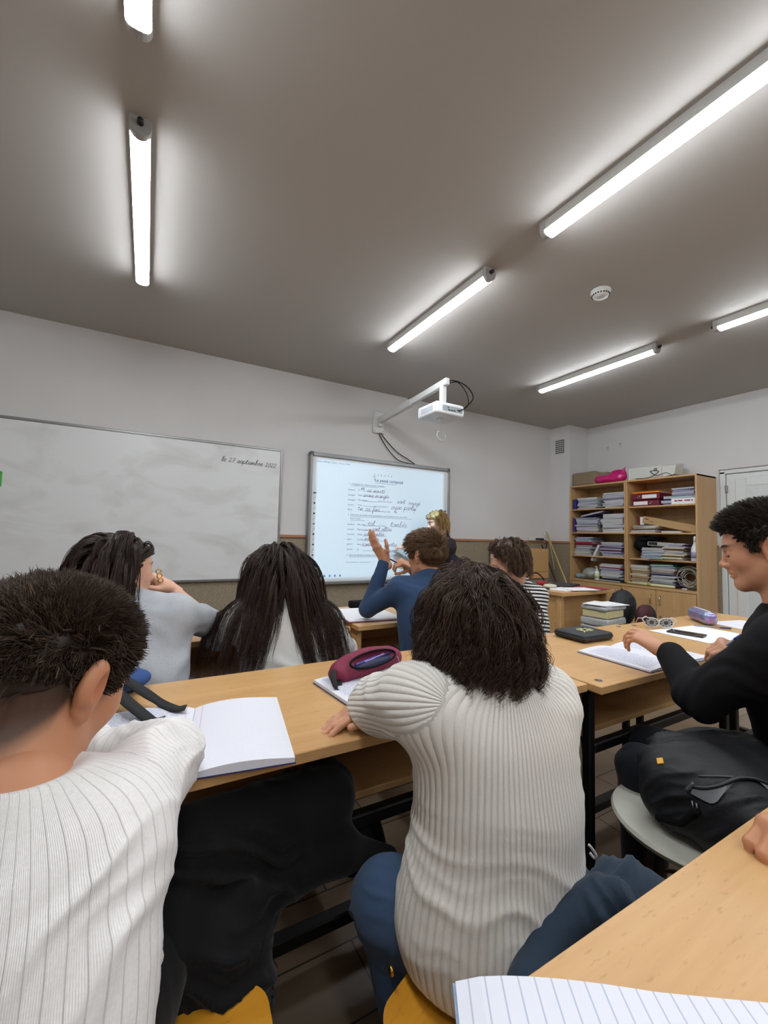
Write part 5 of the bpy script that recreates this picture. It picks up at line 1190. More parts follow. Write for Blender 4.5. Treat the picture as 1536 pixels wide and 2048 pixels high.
# ---------------------------------------------------------------- generic seated student
def student(name_label, O, c, yaw, pitch, neck, shL, shR, chs, pel, arms, shirt_mat, skin, hair, hands=(), shirt='sweatshirt', s=1.0, w=1.0, disp=None, res=.007, hood=None, leg=DARKJEANS, ribmode=None, extra=None, sleeves=(.060, .050, .036), roll=0, stand=False, knees=True, sub=None):
    t = thing('person', name_label, 'person', O); O = np.array(O)
    c, neck, shL, shR, chs, pel = [np.array(v) - O for v in (c, neck, shL, shR, chs, pel)]; arms = [[np.array(v) - O for v in a] for a in arms]; M = head_frame(yaw, pitch, roll)
    hd, L = head_sdf(c, M, s, neck - A(0, 0, .02), .050)
    core_ = core(pel, chs, shL, shR, neck); core_.cone((shL + shR) / 2, neck, .055, .05, .03); pcs = [(hd, .0036), (core_, .010)]
    for a in arms: arm_sdf(core_, a[0], a[1], a[2], (.042, .037, .025))
    for (W, D, N, rt, kw) in hands:
        h, _, _ = hand_sdf(np.array(W) - O, D, N, rt, **kw); pcs.append((h, .0032))
    skin_mesh(t, pcs, skin, c, M, s); brows(t, hd, L, mat('brow_hair', (36, 27, 23), .6))
    S_, Mt = torso_sdf(pel, chs, shL, shR, w, 1.05, neck, .064)
    tor = SDF(); tor.p = list(S_.p)
    for a in arms:
        if len(a) > 3: S_.cone(a[0], a[1], sleeves[0], sleeves[1] + .006, .04); S_.cone(a[1], a[3], sleeves[1] + .006, sleeves[1], .015)
        else: arm_sdf(S_, a[0], a[1], a[2], sleeves, .04)
    if hood is not None:
        for (p, r, k) in hood: S_.ell(np.array(p) - O, r, Mt, k)
    if sub is not None:
        for (p, r) in sub: S_.ell(np.array(p) - O, r, None, .008, 's')
    garment(shirt, S_, shirt_mat, t, res, disp or folds(int(abs(c[0]) * 100) + 2, .005, 44, (.3, .2, 1)), (lambda V: rib_attr(V, tor, [(a[0], a[1], .05) for a in arms] + [(a[1], a[2], .04) for a in arms], Mt, pel, ribmode)) if ribmode else None, 2)
    r2 = Mt[:, 0]; f2 = nrm([-r2[1], r2[0], 0])
    if knees:
        hipL = pel - r2 * .09 + f2 * .03 - A(0, 0, .02); hipR = pel + r2 * .09 + f2 * .03 - A(0, 0, .02)
        if stand: kL = A(hipL[0], hipL[1], .47) ; kR = A(hipR[0], hipR[1], .47); aL, aR = kL - A(0, 0, .40), kR - A(0, 0, .40)
        else: kL = hipL + f2 * .40; kR = hipR + f2 * .40; kL[2] = kR[2] = .50; aL, aR = kL - A(0, 0, .42), kR - A(0, 0, .42)
        garment('trousers', legs_sdf(hipL, hipR, kL, kR, aL, aR, (.085, .062, .05), pel - A(0, 0, .02)), leg, t, .011); shoes(t, (aL, aR), f2, SHOEM)
    hair(t, c, M, s, hd, tor, S_, O)
    return t
def long_hair(mat_, nG, length, spread=(0, 0, 0), front=.058, curl=.003, seed=1, k=12, lowlen=.7, dirb=(0, -.5, -1.0), capt=.010, clear=.007, side=None, extra=None, r1=.011, part=.0, jit=.035):
    def f(t, c, M, s, hd, tor, shirt, O):
        rg = np.random.default_rng(seed); cap = cap_sdf(c, M, s, capt, front); Lh = lambda x, y, z: c + M @ (A(x, y, z) * s)
        cap.p = cap.p[:-1] + [cap.p[-1]]; m2 = SDF(); m2.p = list(cap.p[:-1]); m2.ell(Lh(0, -.060, -.030), (.075, .045, .08), M, .04)
        def cutf(P_):
            q = (P_ - c) @ M / s; return np.maximum(q[..., 1] - np.interp(q[..., 2], [-.1, -.02, .03, .055, .07], [-.01, .0, .025, .05, .10]), -.11 - q[..., 2])
        m2.fun(cutf, .01, 'i')
        coll = SDF(); coll.p = list(m2.p[:-1]) + list(shirt.p)
        R0, N0 = scalp_points(nG, rg, front); x_ = R0[:, 0]
        Dl = np.stack([np.clip(x_ / .03, -1, 1) * .55, np.full(nG, -.55), np.full(nG, -.05)], 1) + N0 * .12
        Ln = length * rg.uniform(lowlen, 1.0, nG) * np.interp(R0[:, 2], [-.07, .1], [.85, 1.1])
        def pull(P_, u):
            q = (P_ - c) @ M / s; w_ = np.clip((q[:, 1] + .005) / .03, 0, 1) * (q[:, 2] < .085); sx = np.sign(R0[:, 0] + 1e-6)
            o_ = np.stack([sx * w_ * .25, -1.1 * w_, -.2 * w_], 1); b_ = np.clip((-q[:, 2] - .05) / .03, 0, 1) * part * (q[:, 1] < .02); o_[:, 0] += sx * b_
            return o_ @ M.T
        G = sim(world_pts(R0 * 1.05, c, M, s), Dl @ M.T, Ln, 26, coll, clear, .55, 1.0, pull, jit, rg, .35)
        ql = (G - c) @ M / s; G = G[(ql[..., 2].max(1) < .088 + .028 + capt + .012) & (ql[..., 1].max(1) < .098)]
        C = clump(G, k, .006, r1, rg, curl=curl, freq=2.0, wob=.0007, lenvar=.3)
        sets = [(C, .0009)]
        if extra: sets += extra(c, M, s, rg, coll)
        merge_strands('hair', sets, mat_, t, rg, m2, .0045, lambda V: .002 * wnoise(V, 3, 120))
    return f
def short_hair(mat_, n=1500, top=.045, front=.058, seed=2, fwd=(0, .6, .1), bulk=.010, sides=.010, wob=.0007):
    def f(t, c, M, s, hd, tor, shirt, O):
        rg = np.random.default_rng(seed); cap = cap_sdf(c, M, s, bulk * .6, front); Lh = lambda x, y, z: c + M @ (A(x, y, z) * s); m2 = SDF(); m2.p = list(cap.p[:-1]); m2.ell(Lh(0, .0, .070), (.072, .088, .050), M, .03); m2.p.append(cap.p[-1])
        R0, N0 = scalp_points(n, rg, front); low = np.clip((R0[:, 2] + .01) / .05, 0, 1); Ln = sides + (top - sides) * low
        Dl = N0 * .35 + A(*fwd) * low[:, None] + A(0, -.2, -.9) * (1 - low)[:, None]; coll = SDF(); coll.p = list(m2.p[:-1])
        G = sim(world_pts(R0 * 1.08, c, M, s), Dl @ M.T, Ln, 6, coll, .001, .25, 1.0, None, .10, rg); C = clump(G, 9, .007, .002, rg, wob=wob)
        merge_strands('hair', [(C, .0009)], mat_, t, rg, m2, .004, lambda V: .002 * wnoise(V, 5, 140))
    return f
GREYS = cloth_mat('grey_marl', (176, 180, 186), strength=.4, noise=.12); OFFW = cloth_mat('offwhite_fleece', (206, 206, 204), strength=.4); BLUES = cloth_mat('blue_sweater', (50, 72, 104), strength=.4, noise=.1)
H_DK = hair_mat('hair_long_dark', (30, 20, 18), (70, 50, 42), .45); H_BR = hair_mat('hair_brown', (70, 50, 34), (124, 94, 66), .5); H_BL = hair_mat('hair_blonde', (150, 116, 70), (206, 172, 116), .45); H_MB = hair_mat('hair_messy_brown', (52, 38, 30), (104, 78, 60), .45)

# girl in the grey sweatshirt, hand at her mouth
W = ony(322, 1168, 1.97); el = onz(424, 1250, .835)
hd_c = ony(243, 1140, 1.76)
student('girl in a grey sweatshirt resting her chin near her ringed hand', (.05, 1.7, 0), hd_c, 62, -2, ony(262, 1212, 1.72), ony(205, 1232, 1.80), ony(352, 1226, 1.66), ony(275, 1300, 1.70), ony(268, 1400, 1.64),
        [[ony(352, 1226, 1.66), el, ony(345, 1180, 1.98), el * .72 + ony(345, 1180, 1.98) * .28], [ony(205, 1232, 1.80), A(-.22, 2.0, .82), A(-.05, 2.12, .80)]], GREYS, SKINP,
        long_hair(H_DK, 180, .36, seed=5, k=16, r1=.009, jit=.045), hands=[(ony(343, 1176, 1.98), (-.75, .1, .55), (.5, -.2, .8), True, dict(curls=[(50, 60, 40), (60, 65, 40), (65, 65, 40), (70, 65, 40)], s=.95, thumb=(45, 25, 10), thumb_in=20)), (A(-.05, 2.12, .80), (1, .2, -.05), (0, 0, 1), False, dict(curl=(20, 25, 15), s=.9))],
        hood=[(ony(262, 1222, 1.71), (.085, .07, .035), .03)], leg=JEANS)
# girl in the white hoodie
student('girl with very long dark hair over a white hoodie, back to the camera', (.55, 1.7, 0), ony(556, 1150, 1.80), 6, -6, ony(560, 1210, 1.74), ony(492, 1240, 1.70), ony(645, 1240, 1.72), ony(570, 1290, 1.70), ony(575, 1400, 1.64),
        [[ony(492, 1240, 1.70), A(.28, 1.86, .80), A(.40, 2.08, .80)], [ony(645, 1240, 1.72), ony(688, 1300, 1.85), A(.66, 2.08, .80)]], OFFW, SKINP,
        long_hair(H_DK, 210, .60, seed=8, k=16, lowlen=.62, clear=.005, r1=.009, part=.10, jit=.055, curl=.004), hands=[(A(.40, 2.08, .80), (.5, .8, -.1), (0, 0, 1), False, dict(s=.9)), (A(.66, 2.08, .80), (-.5, .8, -.1), (0, 0, 1), True, dict(s=.9))],
        hood=[(ony(568, 1238, 1.66), (.095, .055, .07), .02), (ony(568, 1256, 1.645), (.08, .04, .05), .02)], sleeves=(.068, .062, .04), w=1.08, leg=JEANS)
# boy in blue with the raised hand
wr = ony(768, 1128, 2.00); el = onz(735, 1218, .825); sh = ony(800, 1178, 1.88)
hw_ = ony(770, 1122, 2.0)
student('boy in a blue sweater with one open hand raised', (1.25, 1.8, 0), ony(852, 1112, 1.86), -14, -4, ony(858, 1150, 1.83), sh, ony(905, 1180, 1.80), ony(858, 1240, 1.80), ony(862, 1340, 1.76),
        [[sh, el, wr], [ony(905, 1180, 1.80), A(1.50, 2.02, .86), ony(826, 1138, 2.08)]], BLUES, SKIN, short_hair(H_BR, 1500, .05, .06, 6, (.1, .7, .15), .016, .012),
        hands=[(hw_, nrm(ony(745, 1080, 2.02) - hw_), (-.95, -.02, .15), False, dict(curl=(4, 8, 6), spread=1, s=1.0, thumb=(42, 15, 10), thumb_in=10)), (ony(822, 1135, 2.08), nrm(ony(788, 1118, 2.07) - ony(826, 1138, 2.08)), (-.2, -.5, .8), True, dict(curls=[(50, 60, 30), (55, 60, 30), (60, 60, 35), (65, 60, 35)], s=.9, thumb=(30, 15, 5), thumb_in=50))], sleeves=(.058, .046, .034), leg=DARKJEANS)
# girl in stripes
def bun(c, M, s, rg, coll):
    Lh = lambda x, y, z: c + M @ (A(x, y, z) * s); cb = Lh(.0, -.105, .03); sets = []
    n = 90; th = rg.uniform(0, 6.28, n); G = []
    for a in th:
        ph = rg.uniform(0, 6.28); tt = np.linspace(0, 4.4, 22); r = .030 + rg.uniform(-.006, .008); tilt = rg.uniform(-.5, .5)
        G.append([cb + M @ A(r * math.cos(a + u), -.006 + .022 * math.sin(ph + u * .7), r * math.sin(a + u) + tilt * .02 * math.cos(u)) for u in tt])
    sets.append((clump(np.array(G), 8, .005, .004, rg, curl=.002), .0009))
    R1, N1 = scalp_points(60, rg, .058); G1 = sim(world_pts(R1 * 1.1, c, M, s), (N1 + rg.normal(size=N1.shape) * .5) @ M.T, rg.uniform(.04, .09, 60), 26, None, 0, .6, 1.0, None, .1, rg); sets.append((clump(G1, 2, .002, .003, rg, curl=.003), .0007)); return sets
student('girl in a black and white striped top with brown hair pinned up', (1.95, 1.75, 0), ony(1014, 1122, 1.86), -32, -10, ony(1040, 1168, 1.83), ony(1000, 1200, 1.92), ony(1072, 1192, 1.76), ony(1040, 1250, 1.80), ony(1042, 1330, 1.76),
        [[ony(1000, 1200, 1.92), A(1.85, 2.12, .82), A(2.02, 2.22, .80)], [ony(1072, 1192, 1.76), A(2.28, 2.0, .83), A(2.14, 2.2, .80)]], cloth_mat('striped_jersey', (222, 220, 218), strength=.3, stripes=(.021, (24, 24, 30), .0)), SKINP,
        long_hair(H_MB, 240, .10, seed=15, k=14, curl=.003, extra=bun, capt=.014), hands=[(A(2.02, 2.22, .80), (.4, .8, -.1), (0, 0, 1), False, dict(s=.9)), (A(2.14, 2.2, .80), (-.3, .9, -.1), (0, 0, 1), True, dict(s=.9))], ribmode='rows', shirt='striped_top')
# teacher
_t = NT('floral_dress'); _tc = _t.n('ShaderNodeTexCoord'); _v = _t.n('ShaderNodeTexVoronoi'); _v.inputs['Scale'].default_value = 16; _t.l(_tc.outputs['Object'], _v.inputs['Vector']); _r = _t.n('ShaderNodeValToRGB'); _t.l(_v.outputs['Distance'], _r.inputs[0])
_r.color_ramp.elements[0].color = srgb(140, 84, 78); _r.color_ramp.elements[1].position = .34; _r.color_ramp.elements[1].color = srgb(26, 22, 36); _t.l(_r.outputs[0], _t.b.inputs['Base Color']); _t.b.inputs['Roughness'].default_value = .8; FLORAL = _t.m
TY = 3.92; hc = ony(872, 1046, TY)
student('blonde teacher in a dark patterned dress writing at the lit board', (2.98, TY - .1, 0), hc, -78, -12, ony(888, 1068, TY - .02), ony(880, 1092, TY - .22), ony(900, 1088, TY + .12), ony(905, 1135, TY - .06), A(3.10, TY - .10, .84),
        [[ony(880, 1092, TY - .22) + A(.03, 0, -.02), A(2.86, TY - .18, .98), A(2.72, TY - .06, 1.02)], [ony(900, 1088, TY + .12), A(2.86, TY + .14, .98), A(2.66, TY + .2, 1.08)]], FLORAL, SKINP,
        long_hair(H_BL, 130, .17, seed=25, k=14, front=.062, curl=.001, capt=.018, lowlen=.9, jit=.015), hands=[(A(2.72, TY - .06, 1.02), (-.9, .1, .1), (0, 0, 1), False, dict(s=.95)), (A(2.66, TY + .2, 1.08), (-.9, .2, .3), (0, -.3, .9), True, dict(s=.95))], shirt='dress', stand=True, w=.95, sleeves=(.062, .05, .038), leg=BLKCLOTH)
# hand of a neighbour on the nearest desk
student('neighbour on the nearest desk, only fingers visible at the right photo edge', (1.30, -.30, 0), A(1.30, -.30, 1.20), -20, -8, A(1.30, -.34, 1.03), A(1.13, -.33, .96), A(1.47, -.33, .96), A(1.30, -.36, .80), A(1.30, -.38, .54),
        [[A(1.13, -.33, .96), A(1.13, .02, .835), A(.93, .245, .80), A(1.06, .10, .825)], [A(1.47, -.33, .96), A(1.48, .0, .83), A(1.30, .16, .80)]], GREYS, SKIN2, short_hair(H_BR, 700, .04, .06, 9),
        hands=[(A(.93, .245, .80), (-1, .22, -.05), (0, .15, 1), False, dict(curls=[(30, 55, 35), (35, 60, 35), (40, 60, 35), (45, 60, 35)], s=.98, thumb=(30, 20, 10), thumb_in=15)), (A(1.30, .16, .80), (-.6, .8, -.05), (0, 0, 1), True, dict(s=.95))], leg=DARKJEANS)
# ================================================================ SEATS
def stool(x, y, sw, sd, h, m, label, rot=0.0, legm=BLKM, cat='chair', group=None, rnd=.05, name='school_chair'):
    t = thing(name, label, cat, (x, y, 0), rot, group)
    n = 8; poly = []
    for cx_, cy_, a0 in ((sw / 2 - rnd, sd / 2 - rnd, 0), (-sw / 2 + rnd, sd / 2 - rnd, 90), (-sw / 2 + rnd, -sd / 2 + rnd, 180), (sw / 2 - rnd, -sd / 2 + rnd, 270)):
        for k in range(n + 1): a = math.radians(a0 + 90 * k / n); poly.append((cx_ + rnd * math.cos(a), cy_ + rnd * math.sin(a)))
    auto_smooth(MB().prism(poly, h - .018, h).build('seat', m, t))
    for sx in (-1, 1):
        for sy in (-1, 1): MB().tube([(sx * (sw / 2 - .06), sy * (sd / 2 - .06), h - .019), (sx * (sw / 2 - .02), sy * (sd / 2 - .03), .003)], .011, 10).build('leg', legm, t, True)
    m2 = MB(); z = h - .028
    c4 = [(sw / 2 - .06, sd / 2 - .06), (-sw / 2 + .06, sd / 2 - .06), (-sw / 2 + .06, -sd / 2 + .06), (sw / 2 - .06, -sd / 2 + .06)]
    m2.tube([(a, b, z) for a, b in c4], .009, 8, closed=True); m2.build('seat_frame', legm, t, True)
    return t
def backrest(t, sw, sd, h, m):
    for sx in (-1, 1): MB().tube([(sx * (sw / 2 - .05), -sd / 2 + .05, h - .03), (sx * (sw / 2 - .03), -sd / 2 - .03, h + .12), (sx * (sw / 2 - .04), -sd / 2 - .05, h + .34)], .010, 8).build('back_upright', BLKM, t, True)
    MB().box((0, -sd / 2 - .032, h + .27), (sw - .04, .012, .14), .006).build('backrest', m, t)
stool(-.005, .605, .42, .38, .445, YEL, 'yellow plywood stool under the boy in the white shirt', -.08, group='yellow stools', name='stool', cat='stool')
stool(.625, .525, .42, .40, .432, YEL, 'yellow plywood stool under the girl in the cream cardigan', .38, group='yellow stools', name='stool', cat='stool')
t = stool(1.66, .36, .38, .36, .40, YEL, 'chair under the boy in the black sweatshirt', -.2)
WSTOOL = mat('chipped_white_paint', (204, 204, 192), .45, noise=.12, scale=14)
t = thing('round_stool', 'chipped off-white round stool on dark legs, carrying the black backpack', 'stool', (1.375, .62, 0))
auto_smooth(MB().lathe([(.03, .422), (.185, .422), (.205, .428), (.21, .440), (.205, .448), (.0, .450)], n=48).build('seat', WSTOOL, t, True), .9)
for k in range(4): a = PI / 4 + k * PI / 2 + .3; MB().tube([(.13 * math.cos(a), .13 * math.sin(a), .421), (.17 * math.cos(a), .17 * math.sin(a), .004)], .011, 8).build('leg', mat('dark_red_brown_metal', (50, 30, 26), .5), t, True)
MB().tube([(.155 * math.cos(a), .155 * math.sin(a), .20) for a in np.linspace(0, 2 * PI, 33)[:-1]], .006, 6, closed=True).build('foot_ring', mat('dark_red_brown_metal', (1, 1, 1)), t, True)
for nm, x, y, m_ in (('neighbour at the nearest desk', 1.30, -.42, YEL), ('girl in the grey sweatshirt', .02, 1.58, YEL), ('girl in the white hoodie', .55, 1.58, YEL), ('boy in blue', 1.32, 1.66, DESKW), ('girl in stripes', 2.02, 1.68, YEL)):
    t = stool(x, y, .38, .36, .42, m_, 'school chair under the ' + nm, 0, group='chairs in the front row')
# dark clothing piles
o, _, _ = blob('coat', SDF().cone((.655, .515, .47), (.80, .44, .54), .060, .075, .05).cone((.80, .44, .55), (.93, .40, .50), .065, .05, .05).cone((.62, .54, .38), (.70, .48, .45), .07, .06, .05).cone((.64, .53, .42), (.68, .52, .565), .045, .028, .04).cone((.70, .50, .50), (.78, .47, .60), .05, .035, .04).cone(dep(1095, 1868, .69), dep(1200, 1800, .71), .030, .034, .04).cone(dep(1085, 1900, .68), dep(1060, 1990, .62), .032, .036, .04), .006, cloth_mat('slate_blue_fabric', (46, 60, 76), strength=.3), disp=creases(14, .014, 120, (.5, -.6, .5)))
tag(o, 'slate blue jacket bunched on the seat beside the cream cardigan', 'jacket')
def sheet(name, rings, m, label, cat, seed=1, thick=.012, amp=.012, par=None):
    """cloth hanging in rows of points, with soft folds and real thickness"""
    nR = len(rings); nC = 40; P = []
    for r in rings:
        r = np.array(r, float); u = np.linspace(0, len(r) - 1, nC); i = np.minimum(u.astype(int), len(r) - 2); f = (u - i)[:, None]; f = f * f * (3 - 2 * f); P.append(r[i] * (1 - f) + r[i + 1] * f)
    P = np.array(P); u = np.linspace(0, nR - 1, 34); i = np.minimum(u.astype(int), nR - 2); f = (u - i)[:, None, None]; P = P[i] * (1 - f) + P[i + 1] * f
    S1, S2 = P.shape[:2]; V = P.reshape(-1, 3); N = np.cross(np.gradient(P, axis=1), np.gradient(P, axis=0)).reshape(-1, 3); N /= np.linalg.norm(N, axis=1)[:, None] + 1e-9
    U = np.tile(np.linspace(0, 1, S2), S1); V = V + N * (amp * np.sin(U * 38 + 2 * wnoise(V, seed, 9)) * .6 + amp * wnoise(V, seed + 1, 14))[:, None]
    idx = np.arange(S1 * S2).reshape(S1, S2); F = np.stack([idx[:-1, :-1], idx[1:, :-1], idx[1:, 1:], idx[:-1, 1:]], -1).reshape(-1, 4)
    o = mesh_from(name, V, F, m, par); md = o.modifiers.new('thickness', 'SOLIDIFY'); md.thickness = thick; md.offset = 0
    sb = o.modifiers.new('smooth', 'SUBSURF'); sb.levels = sb.render_levels = 1
    if label: tag(o, label, cat)
    return o
BLKCOAT = cloth_mat('black_coat_fabric', (17, 17, 19), strength=.5, noise=.3)
cs = SDF().cone((.10, .93, .60), (.40, .955, .60), .075, .07, .06).cone((.06, .86, .50), (.16, .86, .42), .085, .08, .05).cone((.16, .86, .44), (.17, .80, .22), .08, .07, .05).cone((.20, .90, .50), (.42, .92, .50), .055, .045, .05).cone((.42, .93, .49), (.545, .90, .455), .04, .022, .04)
o, _, _ = blob('coat', cs, .007, BLKCOAT, disp=creases(24, .012, 120, (.7, .1, 1), 3)); tag(o, 'black coat heaped on the lap and shelf under the left notebook', 'coat')
sp = MB(); rg = random.Random(2)
for q in ((407, 2004), (457, 1983), (412, 1989)):
    p = dep(q[0], q[1], .60)
# hanging coat sleeve behind
rr_ = [[(.30, .965, .535), (.42, .965, .535), (.54, .955, .53)], [(.30, .955, .46), (.42, .955, .47), (.555, .945, .46)], [(.32, .95, .40), (.45, .96, .41), (.56, .945, .37)]]
sheet('scarf', rr_, BLKCOAT, 'black cloth hanging from the desk shelf between the two white tops', 'scarf', 3)
o = sheet('jacket', [[(1.33, 1.34, .53), (1.40, 1.30, .53), (1.46, 1.24, .53)], [(1.31, 1.32, .40), (1.39, 1.28, .40), (1.47, 1.22, .40)], [(1.33, 1.32, .26), (1.40, 1.28, .22), (1.45, 1.24, .24)]], cloth_mat('dark_brown_fabric', (48, 30, 28), strength=.3), 'dark brown jacket hanging below the second desk shelf', 'jacket', 6)

# ---------------------------------------------------------------- backpacks
bp = thing('backpack', 'large black backpack lying on the round stool', 'backpack', (1.385, .56, .452)); O = A(1.385, .56, .452)
NYL = mat('black_nylon', (24, 25, 29), .65, noise=.2, scale=120, bump=.2)
s_ = SDF().box((0, 0, .10), (.17, .155, .095), rd=.07).ell((.0, .03, .15), (.15, .13, .075), None, .05).box((-.03, -.14, .075), (.135, .045, .07), rd=.035, k=.03).ell((.12, .0, .15), (.10, .13, .07), None, .05)
V, F = s_.mesh(.006); V = relax(V, F, 1); V = V + vnormals(V, F) * creases(31, .009, 150, (.5, .6, .6))(V)[:, None]; mesh_from('body', V, F, NYL, bp)
def on_s(S_, pts, lift=.003):
    P = np.array(pts, float)
    for _ in range(8): P = P - S_.grad(P) * (S_.ev(P) - lift)[:, None]
    return P
def curve(pts, n=14):
    P = np.array(pts, float); Q = []
    for u in np.linspace(0, len(P) - 1, n): i = min(int(u), len(P) - 2); f = u - i; Q.append(P[i] * (1 - f) + P[i + 1] * f)
    return np.array(Q)
def pk0(qs, n, lift): return on_s(s_, curve([dep(a_, b_, 1.02) - O for a_, b_ in qs], n), lift)
MB().tube(pk0(((1380, 1516), (1440, 1528), (1480, 1545), (1536, 1582)), 20, .002), .0022, 6).build('zipper', mat('zip_grey', (70, 72, 76), .4), bp, True)
MB().tube(pk0(((1368, 1570), (1430, 1576), (1490, 1588), (1545, 1594)), 20, .006), .005, 6).build('zipper', DARKPL, bp, True)
MB().tube(pk0(((1352, 1586), (1362, 1576), (1374, 1560)), 8, .007), .005, 6).build('zip_slider', mat('zip_grey', (1, 1, 1)), bp, True)
def pkc(qs, n, lift): return on_s(s_, curve([dep(a_, b_, 1.02) - O for a_, b_ in qs], n), lift)
st = pkc(((1372, 1572), (1430, 1582), (1490, 1592), (1545, 1596)), 16, .006); st2 = pkc(((1366, 1590), (1430, 1606), (1490, 1616), (1545, 1622)), 16, .006)
mesh_from('reflective_strip', np.concatenate([st, st2]), [(i, i + 1, 17 + i, 16 + i) for i in range(15)], mat('grey_strip', (112, 114, 118), .5), bp)
lg_ = dep(1325, 1527, 1.13) - O; lg_ = on_s(s_, [lg_], .001)[0]; g_n = s_.grad(lg_[None])[0]
MB().box(lg_, (.016, .016, .004), .001, frame(nrm(np.cross(g_n, [1, .3, 0])), g_n)).build('yellow_tag', mat('tag_yellow', (230, 170, 40), .4), bp)
for q in ((1357, 1616), (1372, 1618)):
    a = dep(q[0], q[1], 1.0) - O; a = on_s(s_, [a], .004)[0]; MB().tube([a, a + A(0, -.004, -.028)], .0022, 6).build('zip_pull', ALU, bp, True)
MB().tube(on_s(s_, curve([(-.17, -.02, .12), (-.19, .02, .06), (-.17, .08, .04)]), .006), .009, 6).build('side_strap', BLACK, bp, True)
# blue bag and its two black straps on the left desk
o, _, _ = blob('blue_bag', SDF().ell((-.07, 1.42, .795), (.105, .06, .035)).ell((-.15, 1.42, .80), (.08, .06, .04), None, .04), .007, mat('royal_blue_fabric', (40, 72, 128), .8, bump=.3), disp=folds(3, .005, 40)); tag(o, 'blue bag lying at the far edge of the left desk, half behind the boy', 'bag')
def ribbon(pts, wdt, th, m, par, name, wdir=None):
    P = curve(pts, 4 * len(pts)); 
    for _ in range(2): P[1:-1] = (P[:-2] + P[2:] + 2 * P[1:-1]) / 4
    T = np.gradient(P, axis=0); T /= np.linalg.norm(T, axis=1)[:, None]; N = np.cross(T, np.cross([0, 0, 1.0], T)); N /= np.linalg.norm(N, axis=1)[:, None]; B = np.cross(N, T)
    V = []; n = len(P)
    for i in range(n):
        for a, b in ((-1, 0), (1, 0), (1, 1), (-1, 1)): V.append(P[i] + B[i] * a * wdt / 2 + N[i] * b * th)
    F = [(4 * i + k, 4 * i + (k + 1) % 4, 4 * i + 4 + (k + 1) % 4, 4 * i + 4 + k) for i in range(n - 1) for k in range(4)] + [(0, 3, 2, 1), (4 * n - 4, 4 * n - 3, 4 * n - 2, 4 * n - 1)]
    return mesh_from(name, V, F, m, par)
STR = mat('strap_webbing', (20, 20, 22), .8, bump=.3, scale=200)
def zz(q, z): return onz(q[0], q[1], z)
st1 = [zz((238, 1352), .80), zz((268, 1372), .812), zz((300, 1393), .800), zz((330, 1412), .778), zz((352, 1420), .779), zz((372, 1416), .782)]
st2 = [zz((232, 1384), .80), zz((258, 1408), .806), zz((285, 1430), .792), zz((305, 1446), .780), zz((330, 1439), .784)]
o = ribbon(st1, .030, .003, STR, None, 'strap'); tag(o, 'black webbing strap curling over the desk, the farther of two', 'strap')
o = ribbon(st2, .030, .003, STR, None, 'strap'); tag(o, 'black webbing strap ending on the open notebook, the nearer of two', 'strap')

# ---------------------------------------------------------------- notebooks
def page_mat(name, rule='x', sp=.008, margin=None, col=(222, 222, 230), lcol=(176, 182, 204)):
    t = NT(name); tc = t.n('ShaderNodeTexCoord'); sx = t.n('ShaderNodeSeparateXYZ'); t.l(tc.outputs['Object'], sx.inputs[0]); v = sx.outputs[{'x': 0, 'y': 1}[rule]]
    fr = t.math('FRACT', t.math('ADD', t.math('DIVIDE', v, sp), 100.25)); ln = t.math('LESS_THAN', fr, .10); c = t.mix(t.math('MULTIPLY', ln, .75), srgb(*col), srgb(*lcol))
    if margin is not None:
        o_ = sx.outputs[{'x': 1, 'y': 0}[rule]]; mm_ = t.math('LESS_THAN', t.math('ABSOLUTE', t.math('SUBTRACT', t.math('ABSOLUTE', o_), margin)), .0008); c = t.mix(mm_, c, srgb(206, 170, 186))
    nz = t.n('ShaderNodeTexNoise'); nz.inputs['Scale'].default_value = 300; t.l(tc.outputs['Object'], nz.inputs['Vector']); t.bump(nz.outputs[0], .05, .001)
    t.l(c, t.b.inputs['Base Color']); t.b.inputs['Roughness'].default_value = .8; return t.m
PG_Y = page_mat('ruled_page', 'y', .0085, .018); PG_X = page_mat('ruled_page_wide', 'x', .0165, None, (220, 222, 232), (168, 174, 198))
BINK = mat('blue_pen_ink', (92, 102, 168), .6)
